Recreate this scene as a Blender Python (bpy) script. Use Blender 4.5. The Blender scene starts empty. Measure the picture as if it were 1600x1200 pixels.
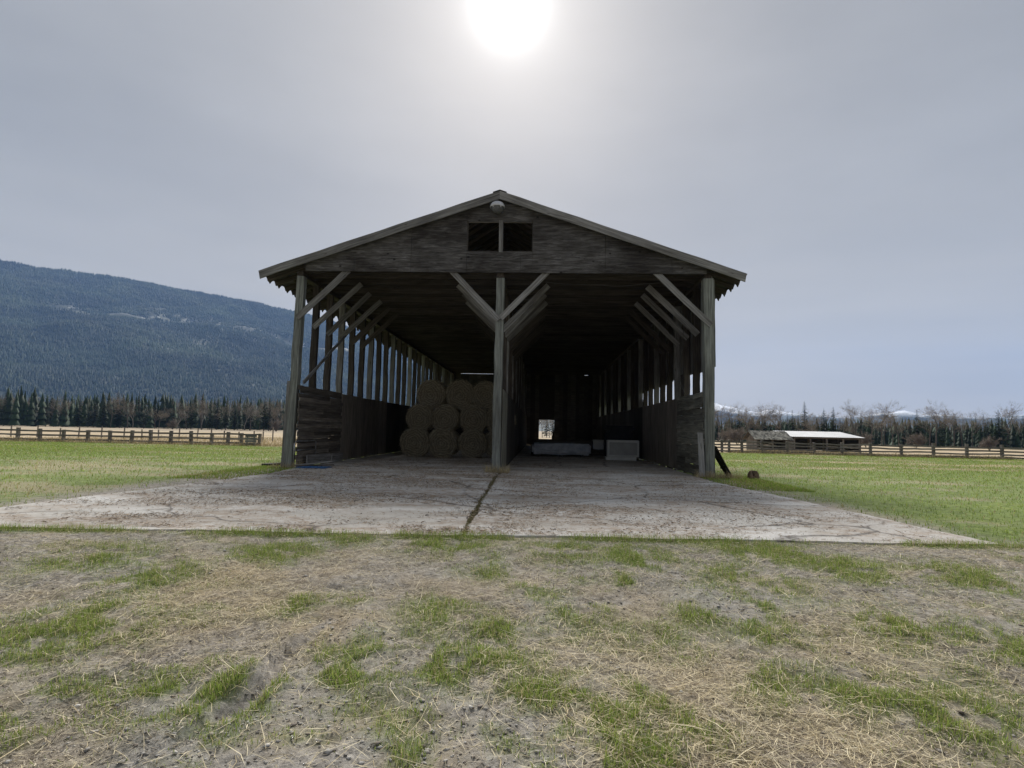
import bpy, bmesh, math, random
import numpy as np
from mathutils import Matrix, Vector
random.seed(7); RNG = np.random.default_rng(11)
SC = bpy.context.scene
COL = SC.collection

# ------------------------------------------------------------------ camera
EYE = np.array([0.0, 0.0, 1.2]); FPX = 906.0
PITCH, YAW, ROLL = 0.07879, -0.04942, 0.02007
def cam_axes():
    cp, sp, cw, sw = math.cos(PITCH), math.sin(PITCH), math.cos(YAW), math.sin(YAW)
    fw = np.array([sw*cp, cw*cp, sp]); rt = np.array([cw, -sw, 0.0]); up = np.cross(rt, fw)
    c, s = math.cos(ROLL), math.sin(ROLL)
    return c*rt + s*up, -s*rt + c*up, fw
AX = cam_axes()
cd = bpy.data.cameras.new('camera'); cam = bpy.data.objects.new('camera', cd); COL.objects.link(cam)
r_, u_, f_ = AX
cam.matrix_world = Matrix(((r_[0], u_[0], -f_[0], EYE[0]), (r_[1], u_[1], -f_[1], EYE[1]), (r_[2], u_[2], -f_[2], EYE[2]), (0, 0, 0, 1)))
cd.sensor_width = 36; cd.lens = 36*FPX/1600; cd.clip_start = 0.05; cd.clip_end = 60000
SC.camera = cam
# ------------------------------------------------------------------ sky and sun
SUN_AZ, SUN_EL = math.radians(-3.89), math.radians(37.64)
SDIR = Vector((math.sin(SUN_AZ)*math.cos(SUN_EL), math.cos(SUN_AZ)*math.cos(SUN_EL), math.sin(SUN_EL)))
world = bpy.data.worlds.new('World'); SC.world = world; world.use_nodes = True
def build_world():
    nt = world.node_tree; N = nt.nodes; L = nt.links
    bg = N['Background']; bg.inputs['Strength'].default_value = 0.1
    sky = N.new('ShaderNodeTexSky'); sky.sky_type = 'NISHITA'; sky.sun_disc = False
    sky.sun_elevation = SUN_EL; sky.sun_rotation = SUN_AZ; sky.dust_density = 3.0; sky.air_density = 1.0
    tc = N.new('ShaderNodeTexCoord')
    nz = N.new('ShaderNodeTexNoise'); nz.inputs['Scale'].default_value = 1.6; nz.inputs['Detail'].default_value = 5; nz.inputs['Roughness'].default_value = .55
    mp = N.new('ShaderNodeMapping'); mp.inputs['Scale'].default_value = (1, 1, 2.6)
    L.new(tc.outputs['Generated'], mp.inputs['Vector']); L.new(mp.outputs['Vector'], nz.inputs['Vector'])
    # thin high overcast: a grey veil of slightly uneven thickness over the clear sky
    rp = N.new('ShaderNodeValToRGB'); rp.color_ramp.elements[0].position = .3; rp.color_ramp.elements[1].position = .75
    rp.color_ramp.elements[0].color = (2.55, 2.62, 2.74, 1); rp.color_ramp.elements[1].color = (3.5, 3.55, 3.63, 1)
    L.new(nz.outputs['Fac'], rp.inputs['Fac'])
    mx = N.new('ShaderNodeMix'); mx.data_type = 'RGBA'; mx.inputs['Factor'].default_value = .93
    # the veil is thicker, so paler, towards the horizon
    sx = N.new('ShaderNodeSeparateXYZ'); L.new(tc.outputs['Generated'], sx.inputs[0]); hz = N.new('ShaderNodeMapRange'); hz.inputs['From Min'].default_value = 0; hz.inputs['From Max'].default_value = .42; hz.inputs['To Min'].default_value = .85; hz.inputs['To Max'].default_value = 0; hz.interpolation_type = 'SMOOTHSTEP'; L.new(sx.outputs['Z'], hz.inputs['Value'])
    nb = N.new('ShaderNodeTexNoise'); nb.inputs['Scale'].default_value = 2.2; nb.inputs['Detail'].default_value = 4; mb = N.new('ShaderNodeMapping'); mb.inputs['Scale'].default_value = (1, 1, 9); L.new(tc.outputs['Generated'], mb.inputs['Vector']); L.new(mb.outputs['Vector'], nb.inputs['Vector'])
    hb = N.new('ShaderNodeMath'); hb.operation = 'MULTIPLY'; L.new(hz.outputs['Result'], hb.inputs[0]); hc = N.new('ShaderNodeMapRange'); hc.inputs['From Min'].default_value = .3; hc.inputs['From Max'].default_value = .7; hc.inputs['To Min'].default_value = .55; hc.inputs['To Max'].default_value = 1.0; L.new(nb.outputs['Fac'], hc.inputs['Value']); L.new(hc.outputs['Result'], hb.inputs[1])
    mh = N.new('ShaderNodeMix'); mh.data_type = 'RGBA'; L.new(hb.outputs[0], mh.inputs['Factor']); L.new(rp.outputs['Color'], mh.inputs['A']); mh.inputs['B'].default_value = (5.4, 5.05, 4.45, 1)
    L.new(sky.outputs['Color'], mx.inputs['A']); L.new(mh.outputs['Result'], mx.inputs['B'])
    # the sun shining through the veil: bright aureole round the sun's direction
    dt = N.new('ShaderNodeVectorMath'); dt.operation = 'DOT_PRODUCT'; dt.inputs[1].default_value = SDIR
    nm = N.new('ShaderNodeVectorMath'); nm.operation = 'NORMALIZE'
    L.new(tc.outputs['Generated'], nm.inputs[0]); L.new(nm.outputs['Vector'], dt.inputs[0])
    ac = N.new('ShaderNodeMath'); ac.operation = 'ARCCOSINE'; L.new(dt.outputs['Value'], ac.inputs[0])
    def term(width, amp):
        m = N.new('ShaderNodeMath'); m.operation = 'DIVIDE'; L.new(ac.outputs[0], m.inputs[0]); m.inputs[1].default_value = -math.radians(width)
        e = N.new('ShaderNodeMath'); e.operation = 'EXPONENT'; L.new(m.outputs[0], e.inputs[0])
        k = N.new('ShaderNodeMath'); k.operation = 'MULTIPLY'; L.new(e.outputs[0], k.inputs[0]); k.inputs[1].default_value = amp
        return k
    a, b, c = term(.88, 58.0), term(11, 1.9), term(3.6, 2.4)
    a2 = N.new('ShaderNodeMath'); a2.operation = 'ADD'; L.new(a.outputs[0], a2.inputs[0]); L.new(c.outputs[0], a2.inputs[1])
    ad = N.new('ShaderNodeMath'); ad.operation = 'ADD'; L.new(a2.outputs[0], ad.inputs[0]); L.new(b.outputs[0], ad.inputs[1])
    gl = N.new('ShaderNodeVectorMath'); gl.operation = 'SCALE'; gl.inputs[0].default_value = (1.0, 1.0, .98); L.new(ad.outputs[0], gl.inputs['Scale'])
    sm = N.new('ShaderNodeVectorMath'); sm.operation = 'ADD'; L.new(mx.outputs['Result'], sm.inputs[0]); L.new(gl.outputs['Vector'], sm.inputs[1])
    L.new(sm.outputs['Vector'], bg.inputs['Color'])
build_world()
sl = bpy.data.lights.new('sun', 'SUN'); sl.energy = 5.0; sl.angle = math.radians(28); sl.color = (1, .96, .9)
so = bpy.data.objects.new('sun', sl); COL.objects.link(so); so.rotation_euler = (-SDIR).to_track_quat('-Z', 'Y').to_euler()
so.location = (0, 60, 60)
SC.view_settings.view_transform = 'Standard'; SC.view_settings.look = 'None'; SC.view_settings.exposure = 0.3; SC.view_settings.gamma = 1
SC.render.engine = 'CYCLES'
SC.cycles.max_bounces = 8; SC.cycles.diffuse_bounces = 4; SC.cycles.volume_bounces = 1; SC.cycles.transparent_max_bounces = 8

# ------------------------------------------------------------------ small maths
_T = RNG.random((256, 256))
def vnoise(x, y):
    x = np.asarray(x, float); y = np.asarray(y, float)
    xi = np.floor(x).astype(int); yi = np.floor(y).astype(int); fx = x-xi; fy = y-yi
    fx = fx*fx*(3-2*fx); fy = fy*fy*(3-2*fy); g = lambda i, j: _T[i & 255, j & 255]
    return (g(xi, yi)*(1-fx)+g(xi+1, yi)*fx)*(1-fy) + (g(xi, yi+1)*(1-fx)+g(xi+1, yi+1)*fx)*fy
def fbm(x, y, oct=4, rough=.5):
    a = 1.0; s = 0.0; t = 0.0
    for k in range(oct):
        s = s + a*vnoise(x*2**k + 17.3*k, y*2**k + 31.7*k); t += a; a *= rough
    return s/t
def sstep(a, b, x):
    t = np.clip((np.asarray(x, float)-a)/(b-a), 0, 1); return t*t*(3-2*t)
def ray(u, w): return (u-800)/FPX*AX[0] - (w-600)/FPX*AX[1] + AX[2]
def zg(x, y):
    """height of the ground outside the slab"""
    x = np.asarray(x, float); y = np.asarray(y, float)
    z = -.018 - .25*sstep(0, 1, (6.5-y)/5.0)
    z = z - .43*sstep(14, 42, y) - .95*sstep(45, 230, np.hypot(x, y))
    return z
def on_ground(u, w):
    z = -.1
    d = ray(u, w)
    for _ in range(12):
        t = (z-EYE[2])/d[2]; p = EYE + d*t; z = float(zg(p[0], p[1]))
    return p
def at_y(u, w, Y): d = ray(u, w); return EYE + d*Y/d[1]

# ------------------------------------------------------------------ materials
def new_mat(name):
    m = bpy.data.materials.new(name); m.use_nodes = True
    nt = m.node_tree; b = nt.nodes['Principled BSDF']; b.inputs['Roughness'].default_value = .85
    b.inputs['Specular IOR Level'].default_value = .25
    return m, nt, b
def ramp(nt, stops):
    r = nt.nodes.new('ShaderNodeValToRGB'); cr = r.color_ramp
    while len(cr.elements) < len(stops): cr.elements.new(.5)
    for e, (p, c) in zip(cr.elements, stops): e.position = p; e.color = (*c, 1)
    return r
def noise(nt, vec, scale, detail=4, rough=.55, dist=0):
    n = nt.nodes.new('ShaderNodeTexNoise'); n.inputs['Scale'].default_value = scale; n.inputs['Detail'].default_value = detail
    n.inputs['Roughness'].default_value = rough; n.inputs['Distortion'].default_value = dist
    if vec is not None: nt.links.new(vec, n.inputs['Vector'])
    return n
def mixc(nt, fac, a, b, typ='MIX'):
    m = nt.nodes.new('ShaderNodeMix'); m.data_type = 'RGBA'; m.blend_type = typ
    for k, v in (('Factor', fac), ('A', a), ('B', b)):
        if hasattr(v, 'links') or hasattr(v, 'is_linked'): nt.links.new(v, m.inputs[k])
        else: m.inputs[k].default_value = v if k == 'Factor' else (*v, 1)
    return m.outputs['Result']
def bump(nt, b, h, s, d=.01):
    n = nt.nodes.new('ShaderNodeBump'); n.inputs['Strength'].default_value = s; n.inputs['Distance'].default_value = d
    nt.links.new(h, n.inputs['Height']); nt.links.new(n.outputs['Normal'], b.inputs['Normal'])
def objvec(nt, scale=(1, 1, 1), rnd=True):
    tc = nt.nodes.new('ShaderNodeTexCoord'); mp = nt.nodes.new('ShaderNodeMapping'); mp.inputs['Scale'].default_value = scale
    v = tc.outputs['Object']
    if rnd:
        oi = nt.nodes.new('ShaderNodeObjectInfo'); c = nt.nodes.new('ShaderNodeVectorMath'); c.operation = 'ADD'
        m = nt.nodes.new('ShaderNodeMath'); m.operation = 'MULTIPLY'; m.inputs[1].default_value = 37.0
        nt.links.new(oi.outputs['Random'], m.inputs[0]); nt.links.new(v, c.inputs[0]); nt.links.new(m.outputs[0], c.inputs[1]); v = c.outputs[0]
    nt.links.new(v, mp.inputs['Vector']); return mp.outputs['Vector']
def wood(name, dark, mid, light, grain=(1.2, 26, 26), var=.5, knots=True):
    m, nt, b = new_mat(name); v = objvec(nt, grain)
    n = noise(nt, v, 1.0, 7, .65, .25); r = ramp(nt, [(.28, dark), (.5, mid), (.74, light)]); nt.links.new(n.outputs['Fac'], r.inputs['Fac'])
    col = r.outputs['Color']
    v2 = objvec(nt, (.7, 2.2, 2.2)); n2 = noise(nt, v2, 1.3, 5, .6); r2 = ramp(nt, [(.3, (.45, .43, .42)), (.62, (1, 1, 1))]); nt.links.new(n2.outputs['Fac'], r2.inputs['Fac'])
    col = mixc(nt, .75, col, r2.outputs['Color'], 'MULTIPLY')
    if knots:
        vo = nt.nodes.new('ShaderNodeTexVoronoi'); vo.inputs['Scale'].default_value = 1.0; nt.links.new(objvec(nt, (1.7, 7, 7)), vo.inputs['Vector'])
        rk = ramp(nt, [(.05, (.25, .22, .2)), (.14, (1, 1, 1))]); nt.links.new(vo.outputs['Distance'], rk.inputs['Fac'])
        col = mixc(nt, .8, col, rk.outputs['Color'], 'MULTIPLY')
    oi = nt.nodes.new('ShaderNodeObjectInfo'); mr = nt.nodes.new('ShaderNodeMapRange'); mr.inputs['To Min'].default_value = 1-var*.5; mr.inputs['To Max'].default_value = 1+var*.5
    nt.links.new(oi.outputs['Random'], mr.inputs['Value'])
    hs = nt.nodes.new('ShaderNodeHueSaturation'); nt.links.new(mr.outputs['Result'], hs.inputs['Value']); nt.links.new(col, hs.inputs['Color'])
    nt.links.new(hs.outputs['Color'], b.inputs['Base Color']); bump(nt, b, n.outputs['Fac'], .6, .012)
    return m
def plain(name, c1, c2, scale=3, rough=.8, metal=0.0, bs=.3, detail=5):
    m, nt, b = new_mat(name); n = noise(nt, objvec(nt), scale, detail, .6); r = ramp(nt, [(.3, c1), (.7, c2)])
    nt.links.new(n.outputs['Fac'], r.inputs['Fac']); nt.links.new(r.outputs['Color'], b.inputs['Base Color'])
    b.inputs['Roughness'].default_value = rough; b.inputs['Metallic'].default_value = metal; bump(nt, b, n.outputs['Fac'], bs, .02); return m
def attr_mat(name, trans=.3, rough=.7):
    """leaf / stem material: colour of each blade from its own attribute, some light passing through"""
    m = bpy.data.materials.new(name); m.use_nodes = True; nt = m.node_tree; b = nt.nodes['Principled BSDF']
    b.inputs['Roughness'].default_value = rough; b.inputs['Specular IOR Level'].default_value = .2
    a = nt.nodes.new('ShaderNodeAttribute'); a.attribute_name = 'col'; nt.links.new(a.outputs['Color'], b.inputs['Base Color'])
    if trans:
        t = nt.nodes.new('ShaderNodeBsdfTranslucent'); nt.links.new(a.outputs['Color'], t.inputs['Color'])
        mx = nt.nodes.new('ShaderNodeMixShader'); mx.inputs[0].default_value = trans
        nt.links.new(b.outputs[0], mx.inputs[1]); nt.links.new(t.outputs[0], mx.inputs[2]); nt.links.new(mx.outputs[0], nt.nodes['Material Output'].inputs['Surface'])
    return m
MAT = {}
MAT['wood_grey'] = wood('weathered_grey_wood', (.08, .077, .072), (.195, .191, .182), (.34, .335, .32), var=.7)
MAT['wood_post'] = wood('greenish_grey_post_wood', (.07, .075, .068), (.19, .2, .18), (.33, .345, .315))
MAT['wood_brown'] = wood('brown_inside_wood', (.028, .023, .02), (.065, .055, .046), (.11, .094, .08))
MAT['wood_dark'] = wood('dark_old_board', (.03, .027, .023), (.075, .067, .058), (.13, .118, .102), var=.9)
MAT['wood_slab'] = wood('mossy_old_board', (.06, .06, .048), (.165, .16, .13), (.29, .28, .235), var=.9)
MAT['wood_board'] = wood('brown_grey_wall_board', (.06, .05, .042), (.155, .135, .112), (.27, .24, .205), var=1.0)
MAT['wood_fence'] = wood('fence_wood', (.10, .088, .078), (.2, .18, .16), (.3, .275, .25))
MAT['wood_black'] = wood('blackened_board', (.012, .011, .01), (.03, .027, .025), (.06, .055, .05))
MAT['steel'] = plain('galvanised_sheet', (.06, .055, .05), (.13, .13, .13), 2, .7, .3)
MAT['white_steel'] = plain('white_roof_sheet', (.4, .41, .42), (.55, .56, .57), 1, .65)
MAT['lamp_metal'] = plain('lamp_metal', (.42, .42, .43), (.55, .55, .56), 9, .45, .2)
MAT['lamp_glass'] = plain('lamp_glass', (.06, .06, .063), (.13, .13, .13), 14, .2)
MAT['appliance'] = plain('dull_white_enamel', (.42, .43, .42), (.55, .56, .54), 2.5, .5, 0, .1)
MAT['panel_grey'] = plain('grey_panel', (.24, .245, .24), (.33, .335, .33), 3, .5, 0, .1)
MAT['wrap'] = plain('grey_plastic_wrap', (.25, .28, .34), (.5, .53, .58), 4, .4, 0, .6)
MAT['dark'] = plain('dark_fabric', (.012, .012, .016), (.03, .03, .036), 4, .8)
MAT['blue_tarp'] = plain('blue_tarp', (.012, .04, .11), (.04, .12, .26), 5, .5)
MAT['rubber'] = plain('black_cable', (.05, .05, .05), (.12, .12, .12), 4, .6)
MAT['tube'] = plain('bare_steel_tube', (.2, .2, .2), (.4, .4, .4), 8, .4, .7)
MAT['grass'] = attr_mat('grass_blade', .38)
MAT['straw'] = attr_mat('dry_straw', .2)
MAT['litter'] = attr_mat('hay_litter', .0, .9)
MAT['needle'] = attr_mat('conifer_needles', .15, .8)
MAT['twig'] = attr_mat('bare_twigs', 0, .9)
MAT['bark'] = plain('bark', (.05, .042, .036), (.14, .12, .105), 6, .95)
MAT['pale_bark'] = plain('pale_bark', (.2, .185, .165), (.34, .32, .29), 5, .95)
MAT['pebble'] = attr_mat('pebble_stone', 0, .9)

def plywood_mat():
    m, nt, b = new_mat('weathered_plywood'); v = objvec(nt, (1.0, 1, 9), False)
    n = noise(nt, v, 2.2, 8, .7, .6); r = ramp(nt, [(.32, (.03, .027, .026)), (.5, (.09, .085, .08)), (.68, (.2, .195, .19))]); nt.links.new(n.outputs['Fac'], r.inputs['Fac'])
    n2 = noise(nt, objvec(nt, (1, 1, 1.6), False), .55, 4, .6, .5); r2 = ramp(nt, [(.38, (.3, .27, .25)), (.6, (1, 1, 1))]); nt.links.new(n2.outputs['Fac'], r2.inputs['Fac'])
    col = mixc(nt, .85, r.outputs['Color'], r2.outputs['Color'], 'MULTIPLY')
    vo = nt.nodes.new('ShaderNodeTexVoronoi'); vo.inputs['Scale'].default_value = 1.0; nt.links.new(objvec(nt, (2.2, 1, 3.4), False), vo.inputs['Vector'])
    rk = ramp(nt, [(.06, (.12, .1, .1)), (.12, (1, 1, 1))]); nt.links.new(vo.outputs['Distance'], rk.inputs['Fac'])
    col = mixc(nt, .9, col, rk.outputs['Color'], 'MULTIPLY')
    oi = nt.nodes.new('ShaderNodeObjectInfo'); mr = nt.nodes.new('ShaderNodeMapRange'); mr.inputs['To Min'].default_value = .8; mr.inputs['To Max'].default_value = 1.15; nt.links.new(oi.outputs['Random'], mr.inputs['Value'])
    hs = nt.nodes.new('ShaderNodeHueSaturation'); nt.links.new(mr.outputs['Result'], hs.inputs['Value']); nt.links.new(col, hs.inputs['Color'])
    nt.links.new(hs.outputs['Color'], b.inputs['Base Color']); bump(nt, b, n.outputs['Fac'], .4, .01); return m
MAT['plywood'] = plywood_mat()

def hay_mat():
    m, nt, b = new_mat('hay'); n = noise(nt, objvec(nt, (9, 3, 30)), 1.5, 6, .7, .8)
    r = ramp(nt, [(.3, (.15, .13, .095)), (.5, (.38, .335, .24)), (.72, (.64, .58, .44))]); nt.links.new(n.outputs['Fac'], r.inputs['Fac'])
    tc = nt.nodes.new('ShaderNodeTexCoord'); mp = nt.nodes.new('ShaderNodeMapping'); mp.inputs['Scale'].default_value = (1, 0, 1); nt.links.new(tc.outputs['Object'], mp.inputs['Vector'])
    ln = nt.nodes.new('ShaderNodeVectorMath'); ln.operation = 'LENGTH'; nt.links.new(mp.outputs['Vector'], ln.inputs[0])
    ma = nt.nodes.new('ShaderNodeMath'); ma.operation = 'MULTIPLY_ADD'; ma.inputs[1].default_value = 1.1; nw = noise(nt, tc.outputs['Object'], 2.2, 3); nt.links.new(ln.outputs['Value'], ma.inputs[0]); ms = nt.nodes.new('ShaderNodeMath'); ms.operation = 'MULTIPLY'; ms.inputs[1].default_value = .6; nt.links.new(nw.outputs['Fac'], ms.inputs[0]); nt.links.new(ms.outputs[0], ma.inputs[2])
    sn = nt.nodes.new('ShaderNodeMath'); sn.operation = 'MULTIPLY'; sn.inputs[1].default_value = 44; nt.links.new(ma.outputs[0], sn.inputs[0]); si = nt.nodes.new('ShaderNodeMath'); si.operation = 'SINE'; nt.links.new(sn.outputs[0], si.inputs[0])
    rr = ramp(nt, [(.15, (.45, .43, .4)), (.8, (1.25, 1.2, 1.1))]); nt.links.new(si.outputs[0], rr.inputs['Fac'])
    col = mixc(nt, .5, r.outputs['Color'], rr.outputs['Color'], 'MULTIPLY')
    nt.links.new(col, b.inputs['Base Color']); bump(nt, b, n.outputs['Fac'], 1.0, .05); return m
MAT['hay'] = hay_mat()

def concrete_mat():
    m, nt, b = new_mat('old_concrete'); v = objvec(nt, (1, 1, 1), False)
    n = noise(nt, v, .55, 6, .6, .4); r = ramp(nt, [(.3, (.47, .45, .41)), (.5, (.6, .58, .54)), (.7, (.68, .665, .635))]); nt.links.new(n.outputs['Fac'], r.inputs['Fac'])
    nf = noise(nt, v, 38, 4, .7); rf = ramp(nt, [(.3, (.7, .7, .7)), (.6, (1, 1, 1))]); nt.links.new(nf.outputs['Fac'], rf.inputs['Fac'])
    col = mixc(nt, .8, r.outputs['Color'], rf.outputs['Color'], 'MULTIPLY')
    # trodden-in brown hay dust, in streaky drifts
    ns = noise(nt, objvec(nt, (.55, .9, 1), False), 1.0, 9, .68, .7); rs = ramp(nt, [(.41, (0, 0, 0)), (.56, (1, 1, 1))]); nt.links.new(ns.outputs['Fac'], rs.inputs['Fac'])
    nd = noise(nt, v, 9, 5, .75); rd = ramp(nt, [(.3, (.2, .15, .108)), (.7, (.42, .33, .245))]); nt.links.new(nd.outputs['Fac'], rd.inputs['Fac'])
    sm = nt.nodes.new('ShaderNodeMath'); sm.operation = 'MULTIPLY'; nt.links.new(rs.outputs['Color'], sm.inputs[0])
    nq = noise(nt, v, 5, 6, .8); rq = ramp(nt, [(.38, (0, 0, 0)), (.55, (1, 1, 1))]); nt.links.new(nq.outputs['Fac'], rq.inputs['Fac']); nt.links.new(rq.outputs['Color'], sm.inputs[1])
    sc = nt.nodes.new('ShaderNodeMath'); sc.operation = 'MULTIPLY'; sc.inputs[1].default_value = .85; nt.links.new(sm.outputs[0], sc.inputs[0])
    col = mixc(nt, sc.outputs[0], col, rd.outputs['Color'])
    nl = noise(nt, objvec(nt, (.16, 1.1, 1), False), 1.0, 5, .6, .3); rl = ramp(nt, [(.35, (.74, .72, .69)), (.55, (1, 1, 1)), (.72, (1.1, 1.1, 1.1))]); nt.links.new(nl.outputs['Fac'], rl.inputs['Fac']); col = mixc(nt, .9, col, rl.outputs['Color'], 'MULTIPLY')
    # cracks
    nw = noise(nt, v, 1.1, 5, .6); wv = nt.nodes.new('ShaderNodeVectorMath'); wv.operation = 'MULTIPLY_ADD'; wv.inputs[1].default_value = (.9, .9, 0)
    nt.links.new(nw.outputs['Color'], wv.inputs[0]); nt.links.new(v, wv.inputs[2])
    vo = nt.nodes.new('ShaderNodeTexVoronoi'); vo.feature = 'DISTANCE_TO_EDGE'; vo.inputs['Scale'].default_value = .33; nt.links.new(wv.outputs[0], vo.inputs['Vector'])
    rc = ramp(nt, [(.0, (1, 1, 1)), (.013, (0, 0, 0))]); nt.links.new(vo.outputs['Distance'], rc.inputs['Fac'])
    cm = nt.nodes.new('ShaderNodeMath'); cm.operation = 'MULTIPLY'; nt.links.new(rc.outputs['Color'], cm.inputs[0])
    rg = ramp(nt, [(.4, (0, 0, 0)), (.52, (.9, .9, .9))]); nt.links.new(noise(nt, v, .4, 3).outputs['Fac'], rg.inputs['Fac']); nt.links.new(rg.outputs['Color'], cm.inputs[1])
    col = mixc(nt, cm.outputs[0], col, (.06, .05, .04))
    nt.links.new(col, b.inputs['Base Color']); b.inputs['Roughness'].default_value = .8; bump(nt, b, nf.outputs['Fac'], .35, .006); return m
MAT['concrete'] = concrete_mat()

def ground_mat():
    m, nt, b = new_mat('ground'); tc = nt.nodes.new('ShaderNodeTexCoord'); v = tc.outputs['Object']
    a = nt.nodes.new('ShaderNodeAttribute'); a.attribute_name = 'mask'; sp = nt.nodes.new('ShaderNodeSeparateColor'); nt.links.new(a.outputs['Color'], sp.inputs['Color'])
    n1 = noise(nt, v, 14, 8, .75, .3); r1 = ramp(nt, [(.3, (.075, .065, .055)), (.46, (.27, .245, .212)), (.6, (.44, .405, .355)), (.8, (.58, .545, .49))]); nt.links.new(n1.outputs['Fac'], r1.inputs['Fac'])
    # gravel
    vo = nt.nodes.new('ShaderNodeTexVoronoi'); vo.inputs['Scale'].default_value = 55; nt.links.new(v, vo.inputs['Vector'])
    rv = ramp(nt, [(0, (.16, .155, .145)), (.5, (.34, .325, .3)), (1, (.56, .54, .5))]); nt.links.new(vo.outputs['Color'], rv.inputs['Fac'])
    n4 = noise(nt, v, 8, 6, .7); ag = nt.nodes.new('ShaderNodeMath'); ag.operation = 'MULTIPLY'; nt.links.new(sp.outputs['Blue'], ag.inputs[0]); nt.links.new(n4.outputs['Fac'], ag.inputs[1])
    col = mixc(nt, ag.outputs[0], r1.outputs['Color'], rv.outputs['Color'])
    # dry thatch / stubble
    n2 = noise(nt, v, 20, 8, .8, 1.0); r2 = ramp(nt, [(.3, (.26, .21, .145)), (.5, (.47, .4, .29)), (.7, (.65, .57, .43))]); nt.links.new(n2.outputs['Fac'], r2.inputs['Fac'])
    n2b = noise(nt, v, .12, 6, .6); r2b = ramp(nt, [(.35, (.75, .7, .62)), (.65, (1.05, 1.0, .95))]); nt.links.new(n2b.outputs['Fac'], r2b.inputs['Fac'])
    th = mixc(nt, 1.0, r2.outputs['Color'], r2b.outputs['Color'], 'MULTIPLY')
    col = mixc(nt, sp.outputs['Green'], col, th)
    # short green sward
    n3 = noise(nt, v, 7, 8, .75, .4); r3 = ramp(nt, [(.28, (.055, .085, .018)), (.5, (.14, .205, .035)), (.7, (.26, .34, .075))]); nt.links.new(n3.outputs['Fac'], r3.inputs['Fac'])
    n3b = noise(nt, v, .5, 6, .65); r3b = ramp(nt, [(.35, (.8, .8, .7)), (.55, (1, 1, 1)), (.75, (1.35, 1.15, 1.1))]); nt.links.new(n3b.outputs['Fac'], r3b.inputs['Fac'])
    gr = mixc(nt, 1.0, r3.outputs['Color'], r3b.outputs['Color'], 'MULTIPLY')
    col = mixc(nt, sp.outputs['Red'], col, gr)
    nt.links.new(col, b.inputs['Base Color']); b.inputs['Roughness'].default_value = .95; b.inputs['Specular IOR Level'].default_value = .1
    bump(nt, b, n1.outputs['Fac'], .9, .03); return m
MAT['ground'] = ground_mat()

# ------------------------------------------------------------------ object helpers
WM = {}
def link(name, data, mat=None, parent=None, world=None):
    o = bpy.data.objects.new(name, data); COL.objects.link(o)
    w = world if world is not None else Matrix.Identity(4); WM[o.name] = w
    if parent is not None: o.parent = parent; o.matrix_basis = WM[parent.name].inverted() @ w
    else: o.matrix_basis = w
    if mat is not None and data is not None and len(data.materials) == 0: data.materials.append(MAT[mat])
    return o
def tag(o, label, cat=None, group=None, kind=None):
    if label: o['label'] = label
    if cat: o['category'] = cat
    if group: o['group'] = group
    if kind: o['kind'] = kind
    return o
def thing(name, loc, label, cat, group=None):
    return tag(link(name, None, world=Matrix.Translation(Vector(loc))), label, cat, group)
def pyd(name, v, f, smooth=False):
    me = bpy.data.meshes.new(name); me.from_pydata([tuple(map(float, p)) for p in v], [], [tuple(q) for q in f]); me.update()
    if smooth: me.polygons.foreach_set('use_smooth', [True]*len(me.polygons))
    return me
def tri_mesh(name, V, F, colors=None, smooth=False):
    V = np.asarray(V, np.float32).reshape(-1, 3); F = np.asarray(F, np.int32).reshape(-1, 3)
    me = bpy.data.meshes.new(name); me.vertices.add(len(V)); me.vertices.foreach_set('co', V.ravel())
    me.loops.add(F.size); me.loops.foreach_set('vertex_index', F.ravel()); me.polygons.add(len(F))
    me.polygons.foreach_set('loop_start', np.arange(0, F.size, 3, dtype=np.int32)); 
    me.update(calc_edges=True)
    if smooth: me.polygons.foreach_set('use_smooth', np.ones(len(F), bool))
    if colors is not None:
        at = me.color_attributes.new('col', 'FLOAT_COLOR', 'POINT'); c = np.ones((len(V), 4), np.float32); c[:, :3] = colors; at.data.foreach_set('color', c.ravel())
    return me
def frame(p0, p1, up=(0, 0, 1)):
    p0, p1 = Vector(p0), Vector(p1); x = (p1-p0).normalized(); u = Vector(up)
    if abs(x.dot(u)) > .98: u = Vector((0, 1, 0))
    y = u.cross(x).normalized(); z = x.cross(y)
    c = (p0+p1)/2
    return Matrix(((x.x, y.x, z.x, c.x), (x.y, y.y, z.y, c.y), (x.z, y.z, z.z, c.z), (0, 0, 0, 1))), (p1-p0).length
_bm = {}
def beam_mesh(L, w, h, wob=.008, seed=0, n=None):
    """timber along local x, width along y, height along z; a little crooked, edges uneven"""
    key = (round(L, 2), round(w, 3), round(h, 3), wob, seed)
    if key in _bm: return _bm[key]
    n = n or max(2, min(10, int(L/.5))); rn = random.Random(hash(key) & 0xffff); V = []; F = []
    for i in range(n+1):
        x = -L/2 + L*i/n; oy, oz = rn.uniform(-wob, wob), rn.uniform(-wob, wob)
        for sy, sz in ((-1, -1), (1, -1), (1, 1), (-1, 1)):
            V.append((x + rn.uniform(-wob, wob)*(i in (0, n)), sy*w/2*(1+rn.uniform(-1, 1)*wob/w) + oy, sz*h/2*(1+rn.uniform(-1, 1)*wob/h) + oz))
    for i in range(n):
        a = i*4
        for k in range(4): F.append((a+k, a+4+k, a+4+(k+1) % 4, a+(k+1) % 4))
    F.append((3, 2, 1, 0)[::-1]); e = n*4; F.append((e, e+1, e+2, e+3)[::-1])
    me = pyd('timber', V, F); bm = bmesh.new(); bm.from_mesh(me); bmesh.ops.recalc_face_normals(bm, faces=bm.faces); bm.to_mesh(me); bm.free()
    _bm[key] = me; return me
_cnt = [0]
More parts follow.
